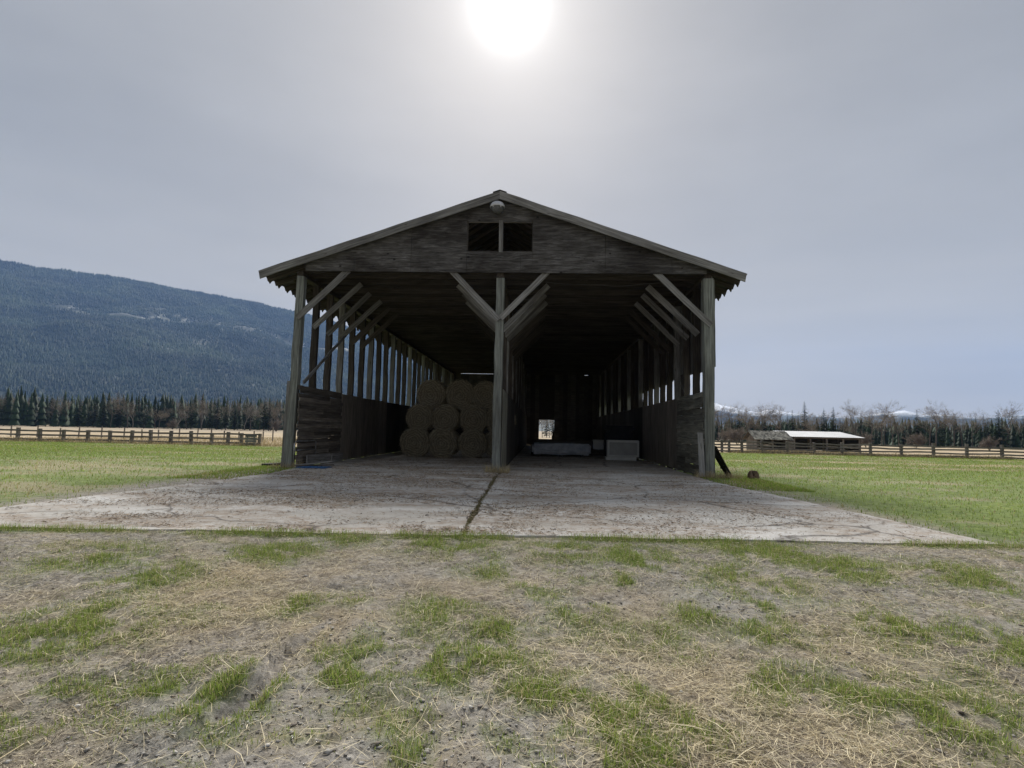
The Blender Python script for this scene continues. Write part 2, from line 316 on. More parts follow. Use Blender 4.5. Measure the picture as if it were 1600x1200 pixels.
def beam(name, p0, p1, w, h, mat, parent=None, up=(0, 0, 1), wob=.008, variants=4):
    M_, L = frame(p0, p1, up); _cnt[0] += 1
    me = beam_mesh(L, w, h, wob, (_cnt[0] % variants, mat))
    return link(name, me, mat, parent, M_)
def prism(name, poly, y0, y1, mat, parent=None):
    """outline in the xz plane, extruded along y"""
    n = len(poly); V = [(x, y0, z) for x, z in poly] + [(x, y1, z) for x, z in poly]
    F = [tuple(range(n)), tuple(range(2*n-1, n-1, -1))] + [(i, i+n, (i+1) % n + n, (i+1) % n) for i in range(n)]
    me = pyd(name, V, F); bm = bmesh.new(); bm.from_mesh(me); bmesh.ops.recalc_face_normals(bm, faces=bm.faces); bm.to_mesh(me); bm.free()
    return link(name, me, mat, parent)
def lathe(prof, n=24):
    V = []; F = []
    for r, z in prof:
        for k in range(n): a = 2*math.pi*k/n; V.append((r*math.cos(a), r*math.sin(a), z))
    for i in range(len(prof)-1):
        for k in range(n): F.append((i*n+k, i*n+(k+1) % n, (i+1)*n+(k+1) % n, (i+1)*n+k))
    return V, F
def tube(name, pts, r, mat, parent=None, n=6):
    pts = [Vector(p) for p in pts]; V = []; F = []
    for i, p in enumerate(pts):
        t = (pts[min(i+1, len(pts)-1)] - pts[max(i-1, 0)]).normalized(); u = Vector((0, 0, 1)) if abs(t.z) < .9 else Vector((1, 0, 0))
        a = t.cross(u).normalized(); b2 = t.cross(a)
        for k in range(n): q = 2*math.pi*k/n; V.append(p + a*math.cos(q)*r + b2*math.sin(q)*r)
    for i in range(len(pts)-1):
        for k in range(n): F.append((i*n+k, i*n+(k+1) % n, (i+1)*n+(k+1) % n, (i+1)*n+k))
    F.append(tuple(range(n))[::-1]); F.append(tuple(range((len(pts)-1)*n, len(pts)*n)))
    return link(name, pyd(name, V, F, True), mat, parent)
def soft_box(name, c, size, mat, parent=None, bev=.03, rot=0.0, sub=0, noise_amp=0.0, seed=0):
    bm = bmesh.new(); bmesh.ops.create_cube(bm, size=1)
    for v in bm.verts: v.co = Vector((v.co.x*size[0], v.co.y*size[1], v.co.z*size[2]))
    bmesh.ops.bevel(bm, geom=list(bm.edges), offset=bev, segments=2, affect='EDGES')
    if sub:
        bmesh.ops.subdivide_edges(bm, edges=list(bm.edges), cuts=sub, use_grid_fill=True)
        rn = random.Random(seed)
        for v in bm.verts: v.co += Vector((rn.uniform(-1, 1), rn.uniform(-1, 1), rn.uniform(-1, 1)))*noise_amp
    me = bpy.data.meshes.new(name); bm.to_mesh(me); bm.free()
    return link(name, me, mat, parent, Matrix.Translation(Vector(c)) @ Matrix.Rotation(rot, 4, 'Z'))

# ================================================================== SETTING
# ------------------------------------------------------------------ ground
def front_y(x): return 6.66 + .062*(np.asarray(x, float)+.6)
GREEN = [(470,950,.16,1),(535,940,.16,.9),(770,985,.22,.9),(780,1035,.3,.8),(700,1045,.28,.9),(905,1105,.26,1.2),(832,1092,.18,1.1),(1012,1096,.13,1),
         (560,1035,.38,.6),(385,1080,.2,1.1),(365,1100,.2,1.1),(540,1065,.16,.8),(1165,903,.5,.7),(960,898,.14,1),(975,912,.1,1),(430,862,.45,.9),(545,842,.3,.9),(700,848,.5,.9),
         (1090,1130,.22,.7),(1195,985,.28,.7),(890,965,.25,.6),(1080,960,.2,.8),(1190,945,.12,.9),(640,1180,.14,.6),(960,1180,.3,.8),(1010,1195,.3,.8),(1060,1000,.35,.5),
         (690,955,.3,.6),(680,975,.2,.6),(840,925,.3,.5),(1000,870,.5,.8),(1180,860,.6,.9),(880,860,.5,.7),(1230,870,.4,.8),(760,890,.25,.6),(620,1060,.2,.7),(1225,1070,.3,.6),
         (230,900,.4,.7),(120,980,.5,.8),(260,1090,.3,.8),(60,1120,.3,.7),(150,870,.5,.8),(1330,890,.5,.8),(1400,980,.4,.8),(1500,900,.5,.8),(1340,1080,.3,.8),(1480,1110,.35,.9),(1560,1010,.4,.7)]
STRAW = [(370,900,.4,1.2),(400,945,.35,1.0),(360,960,.3,1.0),(1100,1050,.45,.9),(1180,1090,.4,.9),(1230,1130,.35,.9),(1060,1120,.35,.7),(960,1150,.35,.6),(1000,1010,.45,.6),(1150,1160,.35,.9),
         (820,910,.4,.5),(310,930,.4,1),(280,980,.35,.8),(1300,1150,.4,.9),(1350,1010,.5,.6),(640,960,.5,.35),(480,1000,.4,.5),(900,1020,.4,.4),(540,880,.5,.3)]
GRAVEL = [(430,1140,.4,1),(640,1165,.45,1),(850,1160,.35,1.1),(1150,930,.5,.9),(560,990,.25,.8),(860,950,.25,.8),(480,1075,.3,.8),(780,1180,.3,.8),(250,1160,.4,.9),(1420,1060,.3,.8)]
for lst in (GREEN, STRAW, GRAVEL):
    for i, (u, w, r, a) in enumerate(lst): p = on_ground(u, w); lst[i] = (p[0], p[1], r, a)
def blobs(lst, x, y):
    wx = x + .25*(fbm(x*2.3, y*2.3)-.5)*2*.6; wy = y + .25*(fbm(x*2.3+50, y*2.3+9)-.5)*2*.6
    s = np.zeros_like(x)
    for bx, by, r, a in lst:
        s = np.maximum(s, a*np.exp(-(((wx-bx)/r)**2 + ((wy-by)/(r*1.1))**2)))
    return s
RUT = [on_ground(u, w)[:2] for u, w in ((512, 972), (470, 1000), (425, 1045), (395, 1085), (340, 1120))]
def rut_dist(x, y):
    best = np.full(np.shape(x), 9.0); side = np.zeros(np.shape(x))
    for (ax, ay), (bx, by) in zip(RUT[:-1], RUT[1:]):
        dx, dy = bx-ax, by-ay; t = np.clip(((x-ax)*dx+(y-ay)*dy)/(dx*dx+dy*dy), 0, 1)
        px, py = x-(ax+t*dx), y-(ay+t*dy); d = np.hypot(px, py); c = (dx*py-dy*px)
        m = d < best; best = np.where(m, d, best); side = np.where(m, c, side)
    return best, side
def masks(x, y):
    """(green, thatch, gravel) cover of the ground at x, y"""
    x = np.asarray(x, float); y = np.asarray(y, float)
    fy = front_y(x); front = 1-sstep(.1, .6, y-fy); inx = sstep(-8.4, -7.4, x)*(1-sstep(4.9, 5.9, x)); yard = np.maximum(front, inx*(1-sstep(16.4, 17.2, y)))
    gb = blobs(GREEN, x, y)*(.16+1.2*sstep(.34, .54, fbm(x*5.5+4, y*5.5+21, 4, .6))); gn = sstep(.50, .66, fbm(x*1.7+3, y*1.7+8, 5, .6))*.5*sstep(.35, .6, fbm(x*.6+9, y*.6))
    edge = np.exp(-((y-fy+.06)/.13)**2)*(.25+.75*sstep(.32, .5, fbm(x*1.6+40, y*1.6+4)))
    gF = np.clip(np.maximum(np.maximum(gb, gn), edge), 0, 1)
    tF = np.clip(blobs(STRAW, x, y)*.8 + sstep(.45, .75, fbm(x*2.1+70, y*2.1+7, 5, .6))*.45, 0, 1)
    rd, _s = rut_dist(x, y); vF = np.clip(blobs(GRAVEL, x, y)*1.1, 0, 1); gF = gF*sstep(.02, .10, rd); tF = tF*sstep(.0, .07, rd)
    # side meadows: lawn up to the fences, straw coloured hay field beyond
    lim = np.where(x < 0, 44.0, 53.0)
    lawn = 1-sstep(-1.2, 1.0, y-lim); pat = sstep(.5, .68, fbm(x*.3+5, y*.5+2, 5, .65))
    path = np.exp(-((y-(36+.1*(x-14)))/1.5)**2)*sstep(6, 10, x)*sstep(.35, .6, fbm(x*.5, y*.9+3)) + np.exp(-((y-(26+.3*(x-14)))/1.0)**2)*sstep(9, 12, x)*sstep(.4, .6, fbm(x*.4+8, y*.9))
    gS = lawn*(1-.6*pat)*(1-.85*np.clip(path, 0, 1)); tS = np.clip((1-lawn) + .65*pat + .85*np.clip(path, 0, 1), 0, 1)
    far = sstep(150, 260, np.hypot(x, y)); tS = tS*(1-.3*far)
    g = gF*yard + gS*(1-yard); t = tF*yard + tS*(1-yard); v = vF*yard
    return g, t, v
RUT_SIDE = -1.0
def relief(x, y):
    near = (1-sstep(-.25, 0, y-front_y(x)))*(1-sstep(7.5, 9.0, np.abs(x)))
    h = .05*(fbm(x*1.3+2, y*1.3+5, 4)-.5) + .042*(fbm(x*6, y*6+9, 4, .6)-.5) + .026*(fbm(x*17+4, y*17, 2)-.5)
    d, s = rut_dist(x, y)
    sd = np.where(s > 0, d, -d)*RUT_SIDE; k = .5+.9*fbm(x*4, y*4+3, 3)
    sd = sd + .09*(fbm(x*7, y*7+2, 3)-.5); k = k*sstep(0, .5, np.hypot(x-RUT[0][0], y-RUT[0][1])); h = h + .06*k/(1+np.exp(-(sd-.02)/.014))*np.exp(-(d/.25)**2) - .05*k*np.exp(-((sd+.02)/.035)**2)
    return h*near
def ground_z(x, y): return zg(x, y) + relief(np.asarray(x, float), np.asarray(y, float))
def axis(fine0, fine1, step, lo, hi, g):
    a = list(np.arange(fine0, fine1+1e-6, step)); d = step
    while a[-1] < hi: d *= g; a.append(a[-1]+d)
    d = step; left = [a[0]]
    while left[-1] > lo: d *= g; left.append(left[-1]-d)
    return np.array(left[:0:-1] + a)
def build_ground():
    X = axis(-6.8, 6.8, .04, -5800, 5800, 1.1); Y = axis(2.1, 7.1, .033, -1200, 5800, 1.055)
    gx, gy = np.meshgrid(X, Y); x, y = gx.ravel(), gy.ravel(); z = ground_z(x, y)
    nx, ny = len(X), len(Y); i = np.arange(nx*ny).reshape(ny, nx)
    q = np.stack([i[:-1, :-1], i[:-1, 1:], i[1:, 1:], i[1:, :-1]], -1).reshape(-1, 4)
    F = np.concatenate([q[:, [0, 1, 2]], q[:, [0, 2, 3]]]); me = tri_mesh('ground', np.stack([x, y, z], 1), F, smooth=True)
    g, t, v = masks(x, y); at = me.color_attributes.new('mask', 'FLOAT_COLOR', 'POINT')
    c = np.ones((len(x), 4), np.float32); c[:, 0] = np.clip(g*.85, 0, 1); c[:, 1] = t; c[:, 2] = v; at.data.foreach_set('color', c.ravel())
    return tag(link('ground', me, 'ground'), None, kind='structure')
build_ground()

# ------------------------------------------------------------------ concrete pavement
def slab_mesh(name, corners, z, th, seed):
    rn = random.Random(seed); pts = []
    for (ax, ay), (bx, by) in zip(corners, corners[1:]+corners[:1]):
        n = max(2, int(math.hypot(bx-ax, by-ay)/.14)); nx_, ny_ = (by-ay), -(bx-ax); l = math.hypot(nx_, ny_)
        for i in range(n):
            t = i/n; j = (rn.uniform(-.028, .02) + .022*math.sin(i*.37+seed) + .02*math.sin(i*.11+2*seed))*(0 < i)
            pts.append((ax+(bx-ax)*t + nx_/l*j, ay+(by-ay)*t + ny_/l*j))
    n = len(pts); V = [(a, b_, z) for a, b_ in pts] + [(a, b_, z-th) for a, b_ in pts]
    F = [tuple(range(n)), tuple(range(2*n-1, n-1, -1))] + [(i, i+n, (i+1) % n+n, (i+1) % n) for i in range(n)]
    me = pyd(name, V, F); bm = bmesh.new(); bm.from_mesh(me); bmesh.ops.recalc_face_normals(bm, faces=bm.faces)
    bmesh.ops.triangulate(bm, faces=[f for f in bm.faces if len(f.verts) > 4]); bm.to_mesh(me); bm.free(); return me
def joint_x(y): return -.86 - .031*(np.asarray(y, float)-6.6)
def build_pavement():
    fy = lambda x: float(front_y(x)); jx = lambda y: float(joint_x(y))
    bed = slab_mesh('pavement', [(-7.3, fy(-7.3)+.12), (5.1, fy(5.1)+.12), (4.4, 16.4), (4.5, 47.0), (-6.9, 47.0), (-6.6, 16.4)], -.03, .12, 3)
    p = tag(link('pavement', bed, 'ground'), None, kind='structure')
    at = bed.color_attributes.new('mask', 'FLOAT_COLOR', 'POINT'); at.data.foreach_set('color', np.tile([.3, .3, 0, 1], len(bed.vertices)).astype(np.float32))
    g = .035
    for c, z, sd in (([(-7.55, fy(-7.55)), (jx(6.6)-g, fy(-.9)), (jx(14.4)-g, 14.4), (-6.72, 14.0)], .0, 1), ([(jx(6.6)+g, fy(-.8)+.01), (5.32, fy(5.3)), (4.38, 14.6), (jx(14.45)+g, 14.45)], .004, 2),
                     ([(-6.7, 14.07), (jx(14.5)-g, 14.47), (-1.26, 47.2), (-7.08, 47.2), (-6.95, 17.0)], .003, 4), ([(jx(14.5)+g, 14.52), (4.36, 14.68), (4.42, 16.6), (4.62, 47.2), (-1.2, 47.2)], .0, 5)):
        link('concrete_slab', slab_mesh('concrete_slab', c, z, .13, sd), 'concrete', p)
build_pavement()

# ------------------------------------------------------------------ mountains
def conifer_tris(n_tier=2, sides=4):
    V = []; F = []
    for t in range(n_tier):
        f = t/n_tier; z0 = .06 + f*.86; z1 = 1.0 if t == n_tier-1 else min(1, z0+1.75/n_tier*.86); r = .165*(1-f)**.8
        b = len(V)
        for k in range(sides): a = 2*math.pi*k/sides + t; V.append((r*math.cos(a), r*math.sin(a), z0))
        V.append((0, 0, z1))
        for k in range(sides): F.append((b+k, b+(k+1) % sides, b+sides))
    return np.array(V), np.array(F)
def scatter(name, pos, h, mat, cols, label=None, wid=None, tiers=2, sides=4, rag=0.0):
    V0, F0 = conifer_tris(tiers, sides); n = len(pos); k = len(V0); rot = RNG.random(n)*6.28; c, s = np.cos(rot), np.sin(rot)
    w = (wid if wid is not None else np.ones(n))*h
    V = np.empty((n, k, 3)); V[:, :, 0] = (V0[None, :, 0]*c[:, None]-V0[None, :, 1]*s[:, None])*w[:, None] + pos[:, 0:1]
    V[:, :, 1] = (V0[None, :, 0]*s[:, None]+V0[None, :, 1]*c[:, None])*w[:, None] + pos[:, 1:2]; V[:, :, 2] = V0[None, :, 2]*h[:, None] + pos[:, 2:3]
    if rag: V += RNG.normal(0, 1, V.shape)*(h*rag)[:, None, None]*np.array([1, 1, .6])
    F = (F0[None] + (np.arange(n)*k)[:, None, None]); me = tri_mesh(name, V, F, np.repeat(cols, k, 0))
    o = link(name, me, mat); o['kind'] = 'stuff'; o['label'] = label; return o
RIDGE_A = np.array([-90, -60, -47, -37, -29.7, -27.1, -23.8, -20.3, -14, -8, -2, 4, 14]); RIDGE_E = np.array([8.6, 10.6, 11.7, 11.6, 11.15, 10.9, 10.35, 9.85, 8.0, 5.6, 3.2, 1.3, .2])
R0, R1 = 1900.0, 4400.0
def mtn_z(az, r):
    e = np.interp(np.degrees(az), RIDGE_A, RIDGE_E); hr = np.tan(np.radians(e))*R1
    t = np.clip((r-R0)/(R1-R0), 0, 1.4); prof = np.where(t < 1, t**1.12, 1-(t-1)*.6)
    x, y = r*np.sin(az), r*np.cos(az)
    rough = (fbm(x/620+3, y/620+8, 5, .55)-.5)*210*np.clip(t*(1.02-t)*4, 0, 1) + (fbm(x/90, y/90, 4)-.5)*26*np.clip(t, 0, 1)
    return 2.0 + hr*prof + rough
def build_mountain():
    az = np.radians(np.linspace(-85, 12, 220)); rr = np.linspace(1800, 5300, 120); A, Rr = np.meshgrid(az, rr); z = mtn_z(A, Rr)
    z = np.where(Rr < R0, zg(Rr*0+1000, Rr)-1.0, z)
    V = np.stack([Rr*np.sin(A), Rr*np.cos(A), z], -1).reshape(-1, 3); i = np.arange(V.shape[0]).reshape(120, 220)
    q = np.stack([i[:-1, :-1], i[:-1, 1:], i[1:, 1:], i[1:, :-1]], -1).reshape(-1, 4); F = np.concatenate([q[:, [0, 1, 2]], q[:, [0, 2, 3]]])
    m, nt, b = new_mat('forest_floor_and_rock'); tc = nt.nodes.new('ShaderNodeTexCoord'); v = tc.outputs['Object']
    n = noise(nt, v, .02, 7, .7); r = ramp(nt, [(.35, (.016, .024, .014)), (.6, (.03, .042, .02)), (.8, (.07, .075, .04))]); nt.links.new(n.outputs['Fac'], r.inputs['Fac'])
    n2 = noise(nt, v, .012, 6, .75, .3); r2 = ramp(nt, [(.56, (0, 0, 0)), (.62, (.7, .7, .7))]); nt.links.new(n2.outputs['Fac'], r2.inputs['Fac'])
    sz = nt.nodes.new('ShaderNodeSeparateXYZ'); nt.links.new(v, sz.inputs[0]); rz_ = ramp(nt, [(.40, (0, 0, 0)), (.46, (1, 1, 1)), (.56, (1, 1, 1)), (.62, (0, 0, 0))]); dv = nt.nodes.new('ShaderNodeMath'); dv.operation = 'DIVIDE'; dv.inputs[1].default_value = 1000; nt.links.new(sz.outputs['Z'], dv.inputs[0]); nt.links.new(dv.outputs[0], rz_.inputs['Fac'])
    ml = nt.nodes.new('ShaderNodeMath'); ml.operation = 'MULTIPLY'; nt.links.new(r2.outputs['Color'], ml.inputs[0]); nt.links.new(rz_.outputs['Color'], ml.inputs[1])
    col = mixc(nt, ml.outputs[0], r.outputs['Color'], (.5, .5, .5)); nt.links.new(col, b.inputs['Base Color']); MAT['mountain'] = m
    o = link('mountain', tri_mesh('mountain', V, F, smooth=True), 'mountain'); tag(o, None, kind='structure')
    # the wood that covers it, thinner on the cliffs and in the clearings
    n = 130000; a = np.radians(RNG.uniform(-50, -10, n)); r = R0*.96 + (R1*1.03-R0)*RNG.random(n)**.62; x, y = r*np.sin(a), r*np.cos(a); z = mtn_z(a, r)
    t = (r-R0)/(R1-R0); clear = fbm(x/380+40, y/380+11, 5, .6); cliff = sstep(.52, .58, fbm(x/150+9, y/90+2, 4, .6))*np.exp(-((t-.64)/.06)**2)
    keep = (RNG.random(n) < np.clip(1.1-1.1*sstep(.58, .72, clear), .3, 1)) & (RNG.random(n) > cliff*1.3)
    x, y, z, t, a = x[keep], y[keep], z[keep], t[keep], a[keep]; k = len(x); h = RNG.uniform(8, 19, k)
    tone = fbm(x/180+5, y/180+1, 4); base = np.array([.015, .03, .015])[None]*(.3+1.45*tone)[:, None]*RNG.uniform(.85, 1.15, (k, 1)); pale = sstep(.5, .66, fbm(x/300+77, y/210+5, 5, .6)); base = base*(1+.9*pale)[:, None]; base[:, 0] *= 1+.35*pale
    scatter('mountain_forest', np.stack([x, y, z-1.0], 1), h, 'needle', base, 'dense conifer forest covering the mountainside left of the barn', RNG.uniform(1.1, 1.8, k), 1, 4, .03)
build_mountain()
def build_snow_mountain():
    A0 = np.array([-4, 4, 10, 14, 15.9, 16.5, 19.4, 20.2, 21.0, 23.6, 27, 31, 36, 42, 50, 65]); E0 = np.array([1.2, 1.9, 2.5, 2.9, 3.1, 2.98, 2.1, 2.0, 2.35, 1.95, 1.5, 2.2, 1.5, 2.3, 1.7, 2.0])
    az = np.radians(np.linspace(0, 64, 330)); rr = np.linspace(2900, 5300, 80); A, Rr = np.meshgrid(az, rr)
    hr = np.tan(np.radians(np.interp(np.degrees(A), A0, E0)))*4840; t = np.clip((Rr-2950)/1890, 0, 1.3); prof = np.where(t < 1, t**1.5, 1-(t-1)*.8)
    x, y = Rr*np.sin(A), Rr*np.cos(A); rid = 1-np.abs(fbm(x/380, y/380, 5, .55)*2-1)
    z = hr*prof + (rid-.6)*130*np.clip(t*(1.03-t)*4, 0, 1) + (fbm(x/90, y/90, 4)-.5)*34*np.clip(t, 0, 1) - 8
    V = np.stack([x, y, z], -1).reshape(-1, 3); i = np.arange(V.shape[0]).reshape(80, 330); q = np.stack([i[:-1, :-1], i[:-1, 1:], i[1:, 1:], i[1:, :-1]], -1).reshape(-1, 4)
    m, nt, b = new_mat('snow_and_forest'); tc = nt.nodes.new('ShaderNodeTexCoord'); sp = nt.nodes.new('ShaderNodeSeparateXYZ'); nt.links.new(tc.outputs['Object'], sp.inputs[0])
    n = noise(nt, tc.outputs['Object'], .011, 8, .75, .6); mr = nt.nodes.new('ShaderNodeMapRange'); mr.inputs['From Min'].default_value = 40; mr.inputs['From Max'].default_value = 225; nt.links.new(sp.outputs['Z'], mr.inputs['Value'])
    ad = nt.nodes.new('ShaderNodeMath'); ad.operation = 'ADD'; nt.links.new(mr.outputs['Result'], ad.inputs[0]); nt.links.new(n.outputs['Fac'], ad.inputs[1])
    r = ramp(nt, [(.42, (.03, .045, .04)), (.55, (.8, .82, .85))]); sc = nt.nodes.new('ShaderNodeMath'); sc.operation = 'MULTIPLY'; sc.inputs[1].default_value = .45; nt.links.new(ad.outputs[0], sc.inputs[0]); nt.links.new(sc.outputs[0], r.inputs['Fac'])
    nt.links.new(r.outputs['Color'], b.inputs['Base Color']); MAT['snow'] = m
    tag(link('snow_mountain', tri_mesh('snow_mountain', V, np.concatenate([q[:, [0, 1, 2]], q[:, [0, 2, 3]]]), smooth=True), 'snow'), None, kind='structure')
build_snow_mountain()
def build_haze():
    bm = bmesh.new(); bmesh.ops.create_cube(bm, size=1); me = bpy.data.meshes.new('haze')
    for v in bm.verts: v.co = Vector((v.co.x*13600, (v.co.y+.5)*8300-1500, (v.co.z+.5)*990-4))
    bm.to_mesh(me); bm.free(); m = bpy.data.materials.new('haze_air'); m.use_nodes = True; nt = m.node_tree; nt.nodes.remove(nt.nodes['Principled BSDF'])
    pv = nt.nodes.new('ShaderNodeVolumePrincipled'); pv.inputs['Color'].default_value = (.32, .54, 1.0, 1); pv.inputs['Density'].default_value = 7.5e-5; pv.inputs['Anisotropy'].default_value = 0.0
    nt.links.new(pv.outputs[0], nt.nodes['Material Output'].inputs['Volume']); MAT['haze'] = m
    o = link('haze', me, 'haze'); tag(o, 'thin blue haze in the valley air', None, kind='stuff')
build_haze()

# ================================================================== BARN
Y0, XL, XR, XC, HB = 16.68, -7.18, 4.75, -1.23, 2.37
BAY, NB = 1.22, 25; YB = Y0 + BAY*NB
RX, RZ, SL = -1.27, 8.11, .342
def roof_z(x): return RZ - SL*abs(x-RX)
TL, TR = -8.29, 5.73        # eave tips
PT = 5.62                   # post tops
YF = Y0-.42                 # face of the barge boards
def build_barn():
    B = thing('barn', (XC, Y0, 0), 'large open fronted grey timber hay barn with low gable roof', 'barn')
    # posts ---------------------------------------------------------
    for k in range(NB+1):
        y = Y0 + BAY*k
        for X, s in ((XL, .22 if k == 0 else .19), (XC, .235 if k == 0 else .18), (XR, .27 if k == 0 else .19)):
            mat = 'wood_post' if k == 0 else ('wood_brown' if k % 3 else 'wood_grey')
            lean = (.10 if X == XL else (-.02 if X == XR else 0)) if k == 0 else 0
            beam('post', (X-lean, y, -.1), (X+lean*.3, y, PT), s, s*(.85 if k else 1), mat, B, up=(0, 1, 0), wob=.015)
    beam('splice_board', (XL-.23, Y0-.02, -.1), (XL-.165, Y0-.02, 2.5), .17, .085, 'wood_grey', B, up=(0, 1, 0))
    beam('splice_board', (XR+.165, Y0, 3.1), (XR+.165, Y0, 5.6), .19, .05, 'wood_post', B, up=(1, 0, 0))
    # wall plates -----------------------------------------------------
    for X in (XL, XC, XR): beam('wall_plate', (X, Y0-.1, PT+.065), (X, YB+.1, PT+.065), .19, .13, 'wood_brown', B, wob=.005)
    # knee braces ------------------------------------------------------
    def brace(xa, xb, za, zb, y, mat): j = random.uniform(-.06, .06)*(y > Y0); beam('brace', (xa, y, za+j), (xb*1+(xb-xa)*random.uniform(-.05, .03)*(y > Y0), y, zb+j*.3), .04, .18*random.uniform(.9, 1.08), mat, B, up=(0, 0, 1), wob=.008)
    brace(XL-.0, XL+1.46, 4.36, 5.80, Y0-.135, 'wood_grey'); brace(XR+.06, XR-1.52, 4.27, 5.80, Y0-.16, 'wood_grey')
    brace(XC-.01, XC-1.42, 4.36, 5.80, Y0-.145, 'wood_grey'); brace(XC+.04, XC+1.40, 4.40, 5.80, Y0-.142, 'wood_grey')
    for k in range(1, 9):
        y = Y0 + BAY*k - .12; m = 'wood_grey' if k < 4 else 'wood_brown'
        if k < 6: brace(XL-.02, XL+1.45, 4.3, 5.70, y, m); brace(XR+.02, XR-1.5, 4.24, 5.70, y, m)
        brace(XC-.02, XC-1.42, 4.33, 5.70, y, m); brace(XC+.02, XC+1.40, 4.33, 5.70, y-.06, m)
    beam('diagonal_brace', (XL+.17, Y0+.1, 2.46), (XL+.15, Y0+4.7, 5.05), .035, .10, 'wood_grey', B)
    # roof trusses ------------------------------------------------------
    for k in range(NB*2+1):
        y = Y0 + BAY/2*k + (.09 if k % 2 == 0 else 0)
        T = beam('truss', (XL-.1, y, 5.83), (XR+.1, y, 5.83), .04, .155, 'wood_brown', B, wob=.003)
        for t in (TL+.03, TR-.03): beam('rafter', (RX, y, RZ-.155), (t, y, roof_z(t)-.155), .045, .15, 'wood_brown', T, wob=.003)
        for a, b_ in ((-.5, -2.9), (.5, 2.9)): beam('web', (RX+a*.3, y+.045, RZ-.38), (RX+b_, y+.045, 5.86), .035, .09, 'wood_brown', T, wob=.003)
    # purlins ------------------------------------------------------------
    for t, n in ((TL, 11), (TR, 11)):
        for i in range(n):
            x = RX + (t-RX)*(i+.35)/n
            beam('purlin', (x, YF+.04, roof_z(x)-.06), (x, YB+.35, roof_z(x)-.06), .08, .034, 'wood_brown', B, wob=.003)
    # corrugated roofing --------------------------------------------------
    w = BAY/2; nw = 8; ns = nw*6
    for t in (TL, TR):
        L = math.hypot(t-RX, SL*(t-RX)); ang = math.atan(SL)*(1 if t < RX else -1)
        V = []; F = []
        for i in range(ns+1):
            yy = -w/2 + (w+.05)*i/ns; zz = .011*math.sin(2*math.pi*i/6)
            for xx in (-L/2-.03, L/2+.03):
                for th in (0, .006): V.append((xx, yy, zz+th))
        for i in range(ns):
            a = i*4; F += [(a, a+4, a+6, a+2), (a+1, a+3, a+7, a+5), (a, a+1, a+5, a+4), (a+2, a+6, a+7, a+3)]
        F += [(0, 2, 3, 1), (ns*4, ns*4+1, ns*4+3, ns*4+2)]
        me = pyd('roof_sheet', V, F, False)
        for k in range(NB*2+2):
            c = Vector(((RX+t)/2, YF+.06 + w*(k+.5) - w*.02, (RZ+roof_z(t))/2 - .024 + .003*(k % 2)))
            link('roof_sheet', me, 'steel', B, Matrix.Translation(c) @ Matrix.Rotation(-ang, 4, 'Y'))
    link('ridge_cap', pyd('ridge_cap', [(RX+sx*.2, yy, RZ-SL*.2*abs(sx)+.012+dz) for dz in (0, .008) for yy in (YF-.01, YB+.4) for sx in (-1, 0, 1)],
         [(0, 1, 4, 3), (1, 2, 5, 4), (6, 9, 10, 7), (7, 10, 11, 8), (0, 6, 7, 1), (1, 7, 8, 2), (3, 4, 10, 9), (4, 5, 11, 10), (0, 3, 9, 6), (2, 8, 11, 5)]), 'steel', B)
    # eave boards, hollowed between the rafter tails -------------------------
    for t, s in ((TL, 1), (TR, -1)):
        V = []; F = []; zt = roof_z(t)-.045; n = NB*2; m = 10; yy = []
        for k in range(n+1):
            for i in range(m):
                q = i/m; yy.append((YF+.06 + (BAY/2)*(k+q), zt-.04-.15*(abs(2*q-1)**2.2)))
        for j, (y, z) in enumerate(yy):
            for xx in (t+s*.02, t+s*.05): V += [(xx, y, zt), (xx, y, z)]
        for j in range(len(yy)-1):
            a = j*4; F += [(a, a+4, a+5, a+1), (a+2, a+3, a+7, a+6), (a+1, a+5, a+7, a+3), (a, a+2, a+6, a+4)]
        link('eave_board', pyd('eave_board', V, F), 'wood_dark', B)
    # barge boards ---------------------------------------------------------------
    for t in (TL, TR):
        n = 12; V = []; F = []
        for i in range(n+1):
            x = RX + (t-RX)*i/n; j = .007*math.sin(i*2.1+t)
            for yy in (YF, YF+.04): V += [(x, yy, roof_z(x)-.012+j), (x + (.0 if i < n else -.05*(1 if t > 0 else -1)), yy, roof_z(x)-.25+j*.5)]
        for i in range(n):
            a = i*4; F += [(a, a+1, a+5, a+4), (a+2, a+6, a+7, a+3), (a, a+4, a+6, a+2), (a+1, a+3, a+7, a+5)]
        F += [(0, 2, 3, 1), (n*4, n*4+1, n*4+3, n*4+2)]
        me = pyd('barge_board', V, F); bm = bmesh.new(); bm.from_mesh(me); bmesh.ops.recalc_face_normals(bm, faces=bm.faces); bm.to_mesh(me); bm.free()
        # grain runs along the slope: give the board its own frame
        M_ = Matrix.Translation(Vector(((RX+t)/2, YF+.02, (RZ+roof_z(t))/2))) @ Matrix.Rotation(math.atan(SL)*(1 if t > 0 else -1), 4, 'Y'); me.transform(M_.inverted())
        link('barge_board', me, 'wood_grey', B, M_)
    # gable cladding: plywood sheets round the two openings -------------------------
    top = lambda x: roof_z(x) - .11
    y0, y1, zb, g = Y0-.215, Y0-.195, 5.74, .004
    def sheet(xa, xb, z0, z1=None, dz=0.0):
        xs = sorted({xa+g, xb-g} | ({RX} if xa < RX < xb else set()))
        up = [(x, top(x) if z1 is None else z1-g) for x in xs]
        prism('gable_panel', [(xa+g, z0), (xb-g, z0 + dz)] + up[::-1], y0, y1, 'plywood', B)
    W = (-2.21, -.30, 6.36, 7.25)
